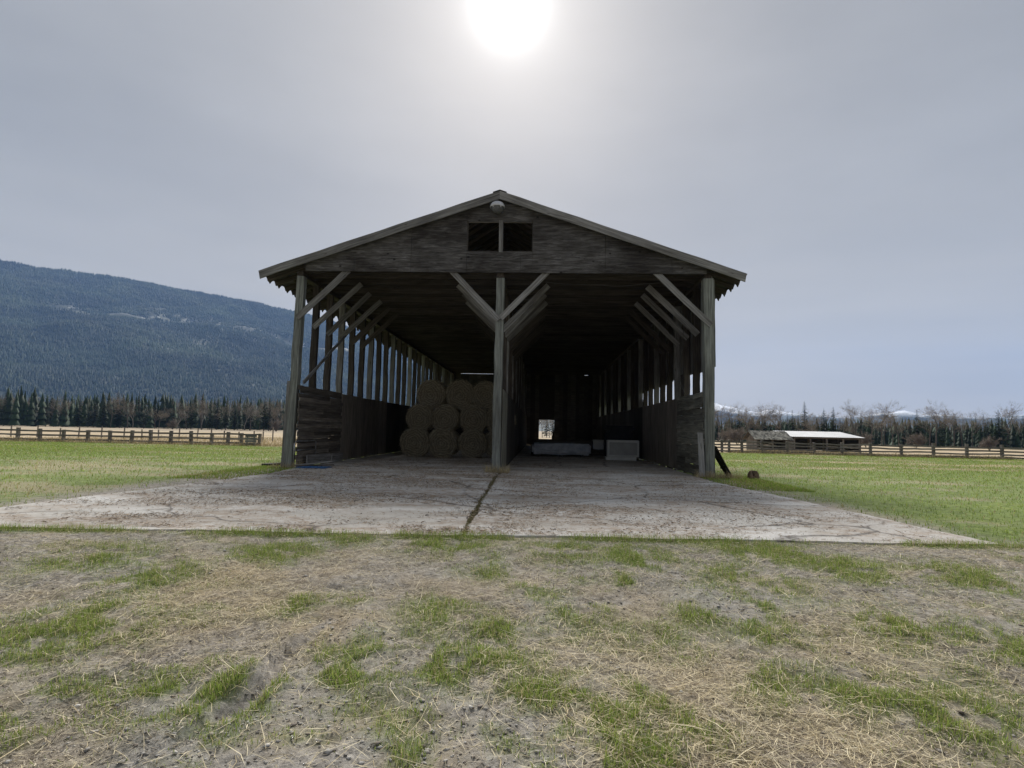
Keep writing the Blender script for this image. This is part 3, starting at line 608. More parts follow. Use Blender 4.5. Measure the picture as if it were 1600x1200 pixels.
    sheet(-6.98, -5.52, zb+.01, dz=-.004); sheet(-5.52, -3.85, zb, dz=.006); sheet(-3.85, W[0], zb); sheet(W[1], 1.80, zb-.006); sheet(1.80, 3.70, zb, dz=-.008); sheet(3.70, 4.68, zb-.01)
    sheet(W[0], -.635, zb, W[2]); sheet(-.635, W[1], zb, W[2]); sheet(W[0], W[1], W[3]+g)
    beam('mullion', (-1.22, Y0-.2, W[2]-.02), (-1.22, Y0-.2, W[3]+.04), .12, .045, 'wood_grey', B, up=(0, 1, 0))
    for z in (W[2]+.01, W[3]-.01): beam('window_frame', (W[0]-.04, Y0-.175, z), (W[1]+.04, Y0-.175, z), .03, .03, 'wood_dark', B)
    for x in (W[0]+.01, W[1]-.01): beam('window_frame', (x, Y0-.172, W[2]+.02), (x, Y0-.172, W[3]-.02), .03, .03, 'wood_dark', B, up=(0, 1, 0))
    # lower walls: overlapping boards in front, sheets further in ----------------------
    rn = random.Random(5)
    n = 21; hh = HB/n
    for i in range(n):
        z = hh*(i+.5); cut = Y0 + rn.choice((1.22, 2.44, 1.9, 3.5)); end = Y0 + BAY*3 - rn.uniform(0, .1)
        x = XL + .118 + .024*(i % 2) + rn.uniform(0, .008); h1 = hh + (.014 if i % 2 == 0 else -rn.uniform(.0, .02))
        beam('wall_board', (x, Y0-.08+rn.uniform(-.02, .05), z), (x+rn.uniform(-.004, .004), min(cut, end), z+rn.uniform(-.004, .004)), .022, h1, 'wood_board', B, variants=9, wob=.004)
        if cut < end-.3: beam('wall_board', (x+.002, cut+.006, z), (x+.002, end, z), .022, h1, 'wood_board', B, variants=9, wob=.004)
    n = 16; hh = HB/n
    for i in range(n):
        z = hh*(i+.5); end = Y0 + BAY*2.5 + rn.uniform(-.04, .04); cut = Y0 + rn.choice((1.0, 1.22, 2.0, 9)); x = XR - .13 - .028*(i % 2) - rn.uniform(0, .012); h1 = hh + (.02 if i % 2 == 0 else -rn.uniform(.0, .03))
        beam('wall_board', (x, Y0-.06+rn.uniform(-.04, .08), z+rn.uniform(-.008, .008)), (x, min(cut, end), z+rn.uniform(-.012, .012)), .026, h1, 'wood_slab', B, variants=9, wob=.011)
        if cut < end: beam('wall_board', (x-.003, cut+.008, z), (x, end, z+rn.uniform(-.012, .012)), .026, h1, 'wood_slab', B, variants=9, wob=.011)
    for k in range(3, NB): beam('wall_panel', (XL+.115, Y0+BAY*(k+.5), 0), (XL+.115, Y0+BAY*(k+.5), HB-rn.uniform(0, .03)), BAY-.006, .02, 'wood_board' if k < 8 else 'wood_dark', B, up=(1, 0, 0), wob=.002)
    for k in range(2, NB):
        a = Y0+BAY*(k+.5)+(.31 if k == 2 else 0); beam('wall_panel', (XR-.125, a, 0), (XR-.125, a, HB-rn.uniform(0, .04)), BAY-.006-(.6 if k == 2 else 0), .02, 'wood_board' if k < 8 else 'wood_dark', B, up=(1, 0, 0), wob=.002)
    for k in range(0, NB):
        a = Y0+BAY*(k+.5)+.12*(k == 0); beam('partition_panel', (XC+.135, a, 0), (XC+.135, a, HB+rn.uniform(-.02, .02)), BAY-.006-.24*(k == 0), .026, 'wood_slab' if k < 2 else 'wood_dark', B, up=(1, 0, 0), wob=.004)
    # outer cladding of the right hand wall, open low down ---------------------------------
    for k in range(NB):
        for j in range(3):
            yc = Y0 + BAY*k + BAY/6 + BAY/3*j; beam('siding_board', (XR+.13+.022*((j+k*3) % 2), yc, 3.1 + rn.uniform(-.05, .04)), (XR+.13+.022*((j+k*3) % 2), yc, 5.72), BAY/3+.02, .02, 'wood_grey', B, up=(1, 0, 0), wob=.003)
    for a, b_ in ((2, 3.2), (8, 2.75), (9, 3.3), (10, 3.3), (12, 3.3), (13, 3.3), (15, 3.3), (16, 3.3), (18, 3.3), (19, 3.3), (21, 3.3), (22, 3.3), (24, 3.3)):
        beam('wall_panel', (XR+.09, Y0+BAY*(a+.5), HB-.1), (XR+.09, Y0+BAY*(a+.5), b_), BAY-.2, .02, 'wood_dark', B, up=(1, 0, 0), wob=.002)
    # back wall with one small window hole ------------------------------------------------
    ix = [0]
    def back(xa, xb, za, zb):
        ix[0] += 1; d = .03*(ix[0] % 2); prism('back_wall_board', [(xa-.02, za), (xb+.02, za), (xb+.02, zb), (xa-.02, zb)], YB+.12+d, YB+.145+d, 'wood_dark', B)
    wl, wr = float(at_y(842, 670, YB)[0]), float(at_y(866, 670, YB)[0]); wb, wt = float(at_y(854, 686, YB)[2]), float(at_y(854, 656, YB)[2])
    xs = np.linspace(XL-.1, wl-.02, 22); zt = 5.735
    for i in range(21): back(xs[i], xs[i+1], 0, zt if -6.6 < (xs[i]+xs[i+1])/2 < -3.9 else 5.9)
    back(wl, wr, 0, wb); back(wl, wr, wt, 5.9); back(wr-.18, wr, wb, wb+.3); back(wr-.08, wr, wb+.3, wb+.72)
    xs = np.linspace(wr+.02, XR+.12, 12)
    for i in range(11): back(xs[i], xs[i+1], 0, 5.9 if i not in (7,) else 5.735)
    prism('back_gable_panel', [(XL, 5.76), (XR, 5.76), (XR, roof_z(XR)-.17), (RX, RZ-.17), (XL, roof_z(XL)-.17)], YB+.19, YB+.21, 'plywood', B)
    return B
build_barn()
def build_lamp():
    c = Vector((-1.325, Y0-.45, 7.60)); P = thing('yard_lamp', (c.x, c.y+.23, c.z), 'round grey yard lamp on the gable peak', 'lamp')
    W_ = Matrix.Translation(c) @ Matrix.Scale(.9, 4)
    V, F = lathe([(.0, .17), (.06, .168), (.13, .15), (.19, .11), (.225, .05), (.24, .0), (.235, -.03), (.222, -.03), (.222, .0)], 28)
    link('lamp_hood', pyd('lamp_hood', V, F, True), 'lamp_metal', P, W_)
    prof = [(.205, -.005)] + [(.205*math.sqrt(max(0, 1-(i/12.5)**2.4))+.006*(i % 2), -.02-.017*i) for i in range(1, 12)] + [(.0, -.225)]
    V, F = lathe(prof, 28); link('lens_bowl', pyd('lens_bowl', V, F, True), 'lamp_glass', P, W_)
    for dx in (-.12, .12):
        V, F = lathe([(.0, .03), (.02, .02), (.028, 0), (.02, -.02), (0, -.03)], 12); link('clip', pyd('clip', V, F, True), 'lamp_metal', P, W_ @ Matrix.Translation((dx, -.2 + abs(dx)*.2, -.04)))
    tube('bracket', [c+Vector((0, .02, .13)), c+Vector((0, .14, .15)), c+Vector((0, .225, .1))], .022, 'lamp_metal', P, 8)
    soft_box('mounting_box', c+Vector((0, .208, .06)), (.12, .04, .18), 'lamp_metal', P, .01)
build_lamp()

# ================================================================== IN THE BARN
def bale_mesh(seed):
    rn = np.random.default_rng(seed); R, L = .73, 1.25; sq = rn.uniform(.9, 1.0); nu = 72; prof = []
    for r in np.linspace(.02, .92, 20): prof.append((r*R, -L/2 - .012*math.sin(r*46+seed)))
    prof += [(.97*R, -L/2+.03), (R, -L/2+.09)] + [(R, z) for z in np.linspace(-L/2+.16, L/2-.1, 12)] + [(.95*R, L/2-.02), (.5*R, L/2), (.02, L/2)]
    V = []
    for i, (r, y) in enumerate(prof):
        for k in range(nu):
            a = 2*math.pi*k/nu; q = r*(1 + .11*(vnoise(a*1.9+seed*7, y*2+3)-.5) + .035*(rn.random()-.5)) ; sag = (1-.09*(1-math.sin(a))*.5)*sq
            V.append((q*math.cos(a), y + .03*(rn.random()-.5)*(r < R*.96), q*math.sin(a)*sag))
    F = []
    for i in range(len(prof)-1):
        for k in range(nu):
            a, b_, c, d = i*nu+k, i*nu+(k+1) % nu, (i+1)*nu+(k+1) % nu, (i+1)*nu+k; F += [(a, b_, c), (a, c, d)]
    V = np.array(V); F = np.array(F); VV = [V]; FF = [F]; base = len(V)
    n = 2600    # loose stalks on the face and the rim
    a = rn.random(n)*6.283; r = np.sqrt(rn.random(n))*R*1.01; p = np.stack([r*np.cos(a), np.where(r > .93*R, rn.uniform(-L/2, 0, n), -L/2-.02), r*np.sin(a)], 1)
    d = np.stack([-np.sin(a)+rn.normal(0, .5, n), rn.normal(0, .3, n)-.2, np.cos(a)+rn.normal(0, .5, n)], 1); d *= (rn.uniform(.05, .24, n)/np.linalg.norm(d, axis=1))[:, None]
    s = np.stack([np.zeros(n), np.zeros(n), np.full(n, .009)], 1) + rn.normal(0, .004, (n, 3)); Q = np.stack([p-s, p+s, p+d], 1).reshape(-1, 3)
    VV.append(Q); FF.append(np.arange(3*n).reshape(-1, 3)+base)
    return tri_mesh('hay_bale', np.concatenate(VV), np.concatenate(FF))
def build_bales():
    ms = [bale_mesh(s) for s in (1, 2, 3)]; K = .635/.73
    rows = [('bottom', .59, 23.9, (648, 692, 737, 777), ['next to the left wall', 'second from the left wall', 'third from the left wall', 'half hidden by the middle post']),
            ('middle', 1.62, 24.5, (656, 697, 740, 781), ['next to the left wall', 'second from the left wall', 'third from the left wall', 'half hidden by the middle post']),
            ('top', 2.66, 24.9, (674, 717, 758), ['first from the left wall', 'in the centre', 'nearest the middle post'])]
    i = 0
    for nm, z, Y, us, lb in rows:
        for q, (u, l) in enumerate(zip(us, lb)):
            i += 1; x = float(at_y(u, 650, Y)[0]); y = Y + .15*q*(nm == 'bottom'); sc = K*random.uniform(.94, 1.06)
            W_ = Matrix.Translation((x, y+.5, z)) @ Matrix.Rotation(random.uniform(-.1, .1), 4, 'Z') @ Matrix.Rotation(random.uniform(-.5, .5), 4, 'Y') @ Matrix.Scale(sc, 4)
            tag(link('hay_bale', ms[i % 3], 'hay', None, W_), f'round hay bale in {nm} row of the stack, {l}', 'hay bale', 'round hay bales stacked in the barn')
build_bales()
def build_store():
    t = thing('wrapped_stack', (1.0, 27.6, 0), 'long low stack wrapped in pale grey plastic on barn floor', 'wrapped stack')
    soft_box('wrapped_bundle', (1.0, 27.7, .35), (2.7, 1.4, .5), 'wrap', t, .08, .03, 3, .028, 4)
    for x in (0.0, 1.0, 2.0): beam('skid', (x, 27.1, .05), (x, 28.3, .05), .1, .1, 'wood_dark', t)
    t = thing('lumber_pile', (1.2, 29.6, 0), 'pile of dark boards behind the wrapped stack', 'lumber')
    for i in range(4):
        for j in range(5): beam('board', (-.3+random.uniform(-.15, .15), 29.1+j*.26, .05+i*.2), (2.6+random.uniform(-.25, .25), 29.12+j*.26, .05+i*.2), .24, .17 if i else .09, 'wood_dark', t)
    cx = float(at_y(972, 700, 25)[0])
    t = thing('white_cabinet', (cx, 24.9, 0), 'dull white chest cabinet with recessed front panel by right wall', 'cabinet')
    soft_box('carcass', (cx+.02, 25.0, .50), (1.32, .6, .70), 'appliance', t, .015, -.03); soft_box('plinth', (cx-.08, 24.97, .08), (1.26, .66, .14), 'appliance', t, .012, -.03)
    soft_box('front_panel', (cx+.01, 24.69, .5), (1.16, .02, .52), 'panel_grey', t, .005, -.03)
    for z in (.20, .80): beam('trim', (cx-.6, 24.70, z), (cx+.62, 24.66, z), .026, .06, 'appliance', t)
    for x in (cx-.58, cx+.6): beam('trim', (x, 24.685, .225), (x, 24.685, .775), .026, .06, 'appliance', t, up=(0, 1, 0))
    dx = float(at_y(966, 680, 27.4)[0])
    t = thing('dark_chest', (dx, 27.4, 0), 'bulky dark chest with overhanging lid behind white cabinet', 'chest')
    soft_box('body', (dx, 27.4, .62), (1.25, 1.0, 1.22), 'dark', t, .07); soft_box('lid', (dx, 27.4, 1.36), (1.4, 1.1, .26), 'dark', t, .09)
    bx = float(at_y(935, 690, 29)[0])
    t = thing('white_box', (bx, 29, .31), 'small white box raised on a crate left of white cabinet', 'box')
    soft_box('carton', (bx, 29.0, .54), (.56, .46, .42), 'appliance', t, .012); soft_box('lid', (bx, 29.0, .77), (.6, .5, .045), 'appliance', t, .01)
    t = thing('crate', (bx, 29.0, .0), 'low dark wooden crate under the small white box', 'crate')
    for i in range(2):
        for y in (28.75, 29.25): beam('slat', (bx-.36, y, .08+.15*i), (bx+.36, y, .08+.15*i), .025, .13, 'wood_dark', t)
    for x in (bx-.38, bx+.38): beam('side', (x, 28.73, .155), (x, 29.27, .155), .025, .3, 'wood_dark', t)
    beam('top', (bx-.36, 29.0, .315), (bx+.36, 29.0, .315), .5, .02, 'wood_dark', t)
    # cables
    o = tube('hanging_cable', [at_y(u, w, Y0+BAY*2-.2) for u, w in ((1069, 452), (1068, 500), (1067, 545), (1062, 572), (1061, 590), (1066, 606), (1072, 617))], .008, 'rubber')
    tag(o, 'thin cable hanging down beside the right wall posts', 'cable')
    o = tube('sagging_wire', [(a, Y0+.75, 5.72-.1*math.sin(math.pi*i/12)*(1+.3*math.sin(i))) for i, a in enumerate(np.linspace(.1, 3.6, 13))], .007, 'rubber')
    tag(o, 'thin wire sagging under the ceiling of right bay', 'cable')
build_store()
def build_odds():
    x = XL+.20
    t = thing('steel_tube_frame', (x, Y0-.05, 0), 'bent steel tube frame standing against left wall boards', 'tube frame')
    tube('hoop', [(x-.1, Y0-.16, -.02), (x-.1, Y0-.16, .68), (x-.07, Y0-.13, .735), (x-.03, Y0-.05, .75), (x+.05, Y0+1.0, .75), (x+.05, Y0+1.07, .72), (x+.05, Y0+1.1, .02)], .02, 'tube', t, 8)
    tube('crossbar', [(x-.08, Y0-.1, .48), (x+.05, Y0+1.08, .48)], .014, 'tube', t, 8)
    t = thing('loose_board', (XL+.4, Y0+1.6, 0), 'long grey loose board resting along foot of left wall', 'board')
    beam('board', (XL+.3, Y0+.3, .2), (XL+.34, Y0+3.3, .15), .045, .27, 'wood_grey', t); beam('cleat', (XL+.36, Y0+2.2, .1), (XL+.36, Y0+2.2, .3), .05, .035, 'wood_grey', t, up=(0, 1, 0))
    for i, (a, b_, l) in enumerate((((XL+.22, Y0-.3, .06), (XL+1.0, Y0+.45, .16), 'pale splintered board propped on blue tarp beside left post'), ((XL+.3, Y0-.45, .05), (XL+1.2, Y0+.1, .08), 'brown board lying on blue tarp beside left post'))):
        tag(beam('plank', a, b_, .11, .03, 'wood_grey' if i == 0 else 'wood_brown'), l, 'plank')
    rn = random.Random(3); V = []; F = []; n = 14
    for j in range(n):
        for i in range(n):
            V.append((XL+.3+.85*i/(n-1)+rn.uniform(-.03, .03), Y0-.55+.6*j/(n-1)+rn.uniform(-.03, .03), .012+rn.uniform(0, .05)*(0 < i < n-1)*(0 < j < n-1)))
    for j in range(n-1):
        for i in range(n-1): F.append((j*n+i, j*n+i+1, (j+1)*n+i+1, (j+1)*n+i))
    V += [(a, b_, 0.005) for a, b_, c in V[:]]; m = n*n; F += [tuple(q+m for q in f[::-1]) for f in F[:]]
    bd = [i for i in range(n)] + [j*n+n-1 for j in range(1, n)] + [(n-1)*n+i for i in range(n-2, -1, -1)] + [j*n for j in range(n-2, 0, -1)]
    F += [(bd[i], bd[i]+m, bd[(i+1) % len(bd)]+m, bd[(i+1) % len(bd)]) for i in range(len(bd))]
    tag(link('tarpaulin', pyd('tarpaulin', V, F), 'blue_tarp'), 'crumpled blue tarp scrap at foot of left barn post', 'tarp')
    a, b_ = on_ground(413, 729), on_ground(446, 727)
    tag(beam('dark_timber', (a[0], a[1], float(zg(a[0], a[1]))+.04), (b_[0], b_[1]+.15, float(zg(b_[0], b_[1]))+.04), .22, .09, 'wood_black'), 'short dark timber lying in grass left of the barn', 'timber')
    # plank and dark boards leaning at the right corner
    tag(beam('leaning_plank', (XR-.26, Y0-.28, 0.0), (XR-.25, Y0-.1, 1.22), .15, .03, 'wood_grey', up=(0, 1, 0)), 'upright grey plank leaning beside the right barn post', 'plank')
    z = float(zg(XR+.6, Y0))
    t = thing('leaning_boards', (XR+.5, Y0+.2, z), 'dark boards leaning on the outside of right barn post', 'boards')
    for i in range(4): beam('board', (XR+.66+.01*i, Y0+.0+.17*i, z), (XR+.205+.005*i, Y0+.05+.17*i, .86-.02*i), .165, .025, 'wood_black', t, up=(1, 0, 1))
    beam('batten', (XR+.49, Y0-.05, .24), (XR+.52, Y0+.6, .24), .025, .1, 'wood_black', t)
    # hollow stump in the grass
    p = on_ground(1177, 749); V = []; F = []; n = 22; rn = random.Random(9)
    rings = [(.15, -.05), (.145, .06), (.135, .13), (.115, .19), (.085, .235), (.05, .225), (.045, .12), (.04, .03)]
    for i, (r, z) in enumerate(rings):
        for k in range(n):
            a = 2*math.pi*k/n; low = .3+.7*(1-math.exp(-((a-4.6)/.7)**2)); q = r*(1+.16*math.sin(3*a+1)+.08*math.sin(7*a)+rn.uniform(-.04, .04))
            V.append((p[0]+q*math.cos(a)*1.05, p[1]+q*math.sin(a), p[2]+(z*low if z > 0 else z)+rn.uniform(-.01, .01)))
    for i in range(len(rings)-1):
        for k in range(n): F.append((i*n+k, i*n+(k+1) % n, (i+1)*n+(k+1) % n, (i+1)*n+k))
    F.append(tuple(range((len(rings)-1)*n, len(rings)*n)))
    MAT['stump'] = plain('stump_wood', (.06, .04, .025), (.2, .14, .09), 9, .95, 0, .8)
    tag(link('tree_stump', pyd('tree_stump', V, F, True), 'stump'), 'small hollow brown stump in grass right of the barn', 'stump')
build_odds()

# ================================================================== FENCES AND SHEDS
def rail_fence(name, posts, h, rails, label, post_w=.16, seed=0, slack=.03):
    """posts: list of (x, y); rails nailed on the camera side"""
    rn = random.Random(seed); p0 = posts[0]; t = thing(name, (p0[0], p0[1], float(zg(*p0))), label, 'fence')
    for x, y in posts:
        z = float(zg(x, y)); hh = h*rn.uniform(.95, 1.12); beam('post', (x, y, z-.2), (x+rn.uniform(-.04, .04), y+rn.uniform(-.03, .03), z+hh), post_w, post_w, 'wood_fence', t, up=(0, 1, 0), wob=.012)
    for (xa, ya), (xb, yb) in zip(posts[:-1], posts[1:]):
        d = Vector((xb-xa, yb-ya)).normalized(); nx_, ny_ = (d.y, -d.x) if -d.x < 0 else (-d.y, d.x); off = post_w/2+.03
        za, zb = float(zg(xa, ya)), float(zg(xb, yb))
        for f in rails:
            beam('rail', (xa+nx_*off-d.x*.1, ya+ny_*off-d.y*.1, za+f*h+rn.uniform(-slack, slack)), (xb+nx_*off+d.x*.1, yb+ny_*off+d.y*.1, zb+f*h+rn.uniform(-slack, slack)), .045, .13, 'wood_fence', t, wob=.014)
    return t
def fence_y(x): return 53.5 - (np.asarray(x, float)-18)*.10
def build_fences():
    YL = 44.5; us = (405, 376, 355, 330, 300, 268, 236, 204, 170, 136, 100, 64, 28, -10)
    rail_fence('rail_fence', [(float(at_y(u, 690, YL)[0]), YL+.12*math.sin(i)) for i, u in enumerate(us)], .98, (.18, .52, .88), 'grey wooden rail fence across the green field left of barn', .2, 1)
    xa, xb = float(at_y(403, 690, YL)[0]), float(at_y(385, 690, YL)[0]); z = float(zg(xa, YL))
    t = thing('board_gate', ((xa+xb)/2, YL-.2, z), 'closed panel of pale boards at right end of left rail fence', 'gate')
    for i in range(4): beam('board', (xa, YL-.22, z+.14+.21*i), (xb, YL-.22, z+.14+.21*i), .03, .18, 'wood_post', t)
    for x in (xa-.2, xb+.15): beam('stile', (x, YL-.185, z), (x, YL-.185, z+.9), .1, .03, 'wood_fence', t, up=(0, 1, 0))
    YW = 56.0; ps = []
    t = thing('wire_fence', (float(at_y(427, 690, YW)[0]), YW, float(zg(-20, YW))), 'thin wire fence with stake posts in the straw field', 'fence')
    for i, u in enumerate((640, 590, 545, 505, 470, 450, 427, 412, 395, 372, 352, 330, 305, 280, 250, 220, 190, 160, 125, 90, 55, 20, -20)):
        x = float(at_y(u, 690, YW)[0]); y = YW+.3*math.sin(i*1.7); z = float(zg(x, y)); ps.append((x, y, z)); hh = 1.45 if u == 427 else random.uniform(.95, 1.2)
        beam('post', (x, y, z-.2), (x+random.uniform(-.05, .05), y, z+hh), .09, .09, 'wood_fence', t, up=(0, 1, 0), wob=.01)
    for f in (.35, .65, .95): tube('wire', [(x, y-.06, z+f*.98) for x, y, z in ps], .006, 'tube', t, 4)
    pr = []
    for u in (1100, 1114, 1128, 1139, 1159, 1190, 1230, 1272, 1315, 1360, 1408, 1458, 1510, 1565, 1620):
        Y = 53.0
        for _ in range(3): x = float(at_y(u, 700, Y)[0]); Y = float(fence_y(x))
        pr.append((x, Y))
    rail_fence('rail_fence', pr, 1.12, (.14, .38, .62, .86), 'weathered plank rail fence in front of the low shed', .19, 2, .05)
build_fences()
def build_sheds():
    y0, y1 = 60.0, 63.0; x0, x1 = float(at_y(1178, 690, y0)[0])+.3, float(at_y(1238, 690, y0)[0])-.3; ym = (y0+y1)/2
    ze, zr = float(at_y(1200, 687, y0)[2])+.05, float(at_y(1200, 674.5, ym)[2]); g = float(zg(x0, y0))
    t = thing('low_shed', (x0, y0, g), 'low old shed with mossy shingle roof behind right fence', 'shed')
    for x in (x0+.1, (x0+x1)/2, x1-.1):
        for y in (y0+.1, y1-.1): beam('post', (x, y, g-.1), (x, y, ze), .15, .15, 'wood_fence', t, up=(0, 1, 0))
    n = 8; w = (y1-y0)/n
    for i in range(n):
        yc = y0+w*(i+.5); top = ze+(zr-ze)*(1-abs(yc-ym)/(ym-y0))*.95-.08
        for x in (x0, x1): beam('gable_board', (x, yc, g), (x, yc, top), .03, w-.02, 'wood_fence', t, up=(0, 1, 0))
    for i in range(8): beam('back_board', (x0, y1, g+.07+.155*i), (x1, y1, g+.07+.155*i), .03, .145, 'wood_dark', t)
    for i in range(2): beam('front_board', (x0+.3, y0+.02, g+.1+.2*i), (x1-.3, y0+.02, g+.1+.2*i), .03, .15, 'wood_fence', t)
    rm = pyd('roof', [(xx, yy, zz-dz) for dz in (0, .045) for xx, yy, zz in ((x0-.35, y0-.35, ze-.06), (x1+.35, y0-.35, ze-.06), (x1+.35, ym, zr), (x0-.35, ym, zr), (x0-.35, y1+.3, ze-.06), (x1+.35, y1+.3, ze-.06))],
             [(0, 1, 2, 3), (3, 2, 5, 4), (9, 8, 7, 6), (10, 11, 8, 9), (0, 6, 7, 1), (4, 5, 11, 10), (0, 3, 9, 6), (3, 4, 10, 9), (1, 7, 8, 2), (2, 8, 11, 5)])
    rf = link('roof', rm, 'wood_dark', t)
    MAT['shingle'] = wood('mossy_shingle', (.11, .105, .085), (.2, .195, .165), (.34, .33, .29), (2, 14, 14), 1.3, False)
    rows, sl = 8, Vector((0, ym-(y0-.38), zr-ze+.06)); nrm = Vector((1, 0, 0)).cross(sl).normalized(); me = beam_mesh(.17, .32, .022, .006, 'sh')
    rn = random.Random(4); u = sl.normalized(); nc = int((x1-x0+.7)/.17)
    for r in range(rows):
        for c in range(nc):
            p = Vector((x0-.35+.17*(c+.5)+rn.uniform(-.01, .01), y0-.36, ze-.04)) + sl*((r+.45)/rows) + nrm*(.03+rn.uniform(0, .02)); tl = rn.uniform(.02, .16)
            M_ = Matrix(((1, u.x, nrm.x, p.x), (0, u.y, nrm.y, p.y), (0, u.z, nrm.z, p.z), (0, 0, 0, 1))) @ Matrix.Rotation(tl, 4, 'X') @ Matrix.Rotation(rn.uniform(-.06, .06), 4, 'Z')
            link('shingle', me, 'shingle', rf, M_)
    y0, y1 = 63.5, 68.0; x0, x1 = float(at_y(1240, 690, y0)[0]), float(at_y(1345, 690, y0)[0]); zf = float(at_y(1245, 682.5, y0)[2]); zb = zf+.62
    t = thing('open_shed', (x0, y0, g), 'long open shed with white metal roof beside the low shed', 'shed')
    for x in np.linspace(x0+.1, x1-.1, 5):
        for y, z in ((y0+.1, zf-.12), (y1-.1, zb-.12)): beam('post', (x, y, g-.1), (x, y, z), .15, .15, 'wood_fence', t, up=(0, 1, 0))
    beam('header', (x0, y0+.1, zf-.1), (x1, y0+.1, zf-.1), .08, .13, 'wood_fence', t)
    for i in range(8): beam('back_board', (x0, y1, g+.14+.24*i), (x1, y1, g+.14+.24*i), .03, .235, 'wood_dark', t)
    for x in (x0, x1):
        for i in range(8): beam('side_board', (x, y0, g+.1+.2*i), (x, y1, g+.1+.2*i), .03, .19, 'wood_dark', t)
    n = 13; sw = (x1-x0+.6)/n
    for i in range(n):
        xa = x0-.3+sw*i; V = [(xa+sw*q/6*1.02, y, (zf if k == 0 else zb)+(.02 if q % 2 else 0)+dz) for dz in (0, .012) for k, y in enumerate((y0-.4, y1+.3)) for q in range(7)]
        F = [(q, q+1, q+8, q+7) for q in range(6)] + [(14+q, 21+q, 22+q, 15+q) for q in range(6)] + [(q, 14+q, 15+q, q+1) for q in range(6)] + [(7+q, 8+q, 22+q, 21+q) for q in range(6)]
        link('roof_sheet', pyd('roof_sheet', V, F), 'white_steel', t)
build_sheds()

# ================================================================== TREES
def taper_tubes(segs, sides=5):
    V = []; F = []
    for p, q, ra, rb in segs:
        t = (q-p).normalized(); u = Vector((0, 0, 1)) if abs(t.z) < .9 else Vector((1, 0, 0)); a = t.cross(u).normalized(); b_ = t.cross(a); k0 = len(V)
        for c, r in ((p, ra), (q, rb)):
            for k in range(sides): g = 2*math.pi*k/sides; V.append(c+a*math.cos(g)*r+b_*math.sin(g)*r)
        for k in range(sides): F.append((k0+k, k0+(k+1) % sides, k0+sides+(k+1) % sides)); F.append((k0+k, k0+sides+(k+1) % sides, k0+sides+k))
    return np.array([tuple(v) for v in V]), np.array(F)
def bare_tree(seed, h, spread, col, pale=False, multi=1, depth=5):
    rn = random.Random(seed); trunk = []; twigs = []
    def grow(p, d, L, r, lv):
        n = 3 if lv < 2 else 2; q = p
        for i in range(n):
            d2 = (d + Vector((rn.gauss(0, .13), rn.gauss(0, .13), rn.gauss(0, .08)+.05))).normalized(); e = q + d2*L/n; r2 = r*(1-.25*(i+1)/n)
            (trunk if lv < 2 else twigs).append((q.copy(), e.copy(), r*(1-.25*i/n), r2)); q = e; d = d2
            if lv < depth and (lv > 0 or i > 0):
                for _ in range(2 if lv < 3 else 3):
                    ang = rn.uniform(.35, .95)*spread; az = rn.uniform(0, 6.283); u = d.orthogonal().normalized(); u.rotate(Matrix.Rotation(az, 3, d)); nd = (d*math.cos(ang)+u*math.sin(ang)).normalized()
                    if lv >= 1 and nd.z < .05: nd.z = abs(nd.z)*.4+.05; nd.normalize()
                    grow(q, nd, L*rn.uniform(.45, .72), r2*.5, lv+1)
    for m in range(multi):
        a = rn.uniform(0, 6.283); lean = .0 if multi == 1 else rn.uniform(.2, .55)
        grow(Vector((0, 0, 0)), Vector((math.cos(a)*lean, math.sin(a)*lean, 1)).normalized(), h*(.52 if multi == 1 else rn.uniform(.35, .55)), h*.016/(1 if multi == 1 else 2.2), 0 if multi == 1 else 1)
    tv, tf = taper_tubes(trunk, 6); P = np.array([tuple(s[0]) for s in twigs]); Q = np.array([tuple(s[1]) for s in twigs]); R = np.maximum(np.array([s[2] for s in twigs]), .014)[:, None]
    n = len(P); rng = np.random.default_rng(seed); s = np.cross(Q-P, rng.normal(0, 1, (n, 3))); s /= np.linalg.norm(s, axis=1)[:, None]; s2 = np.cross(Q-P, s); s2 /= np.linalg.norm(s2, axis=1)[:, None]
    V = np.stack([P+s*R, P-.5*s*R+.87*s2*R, P-.5*s*R-.87*s2*R, Q], 1).reshape(-1, 3); b0 = np.arange(n)*4
    F = np.concatenate([np.stack([b0, b0+1, b0+3], 1), np.stack([b0+1, b0+2, b0+3], 1), np.stack([b0+2, b0, b0+3], 1)])
    c = np.array(col)[None]*rng.uniform(.7, 1.3, (n, 1)); top = max(V[:, 2].max(), 1e-3); k = h/top
    tv, V = tv*k, V*k
    return tri_mesh('trunk', tv, tf, smooth=True), tri_mesh('crown', V, F, np.repeat(c, 4, 0))
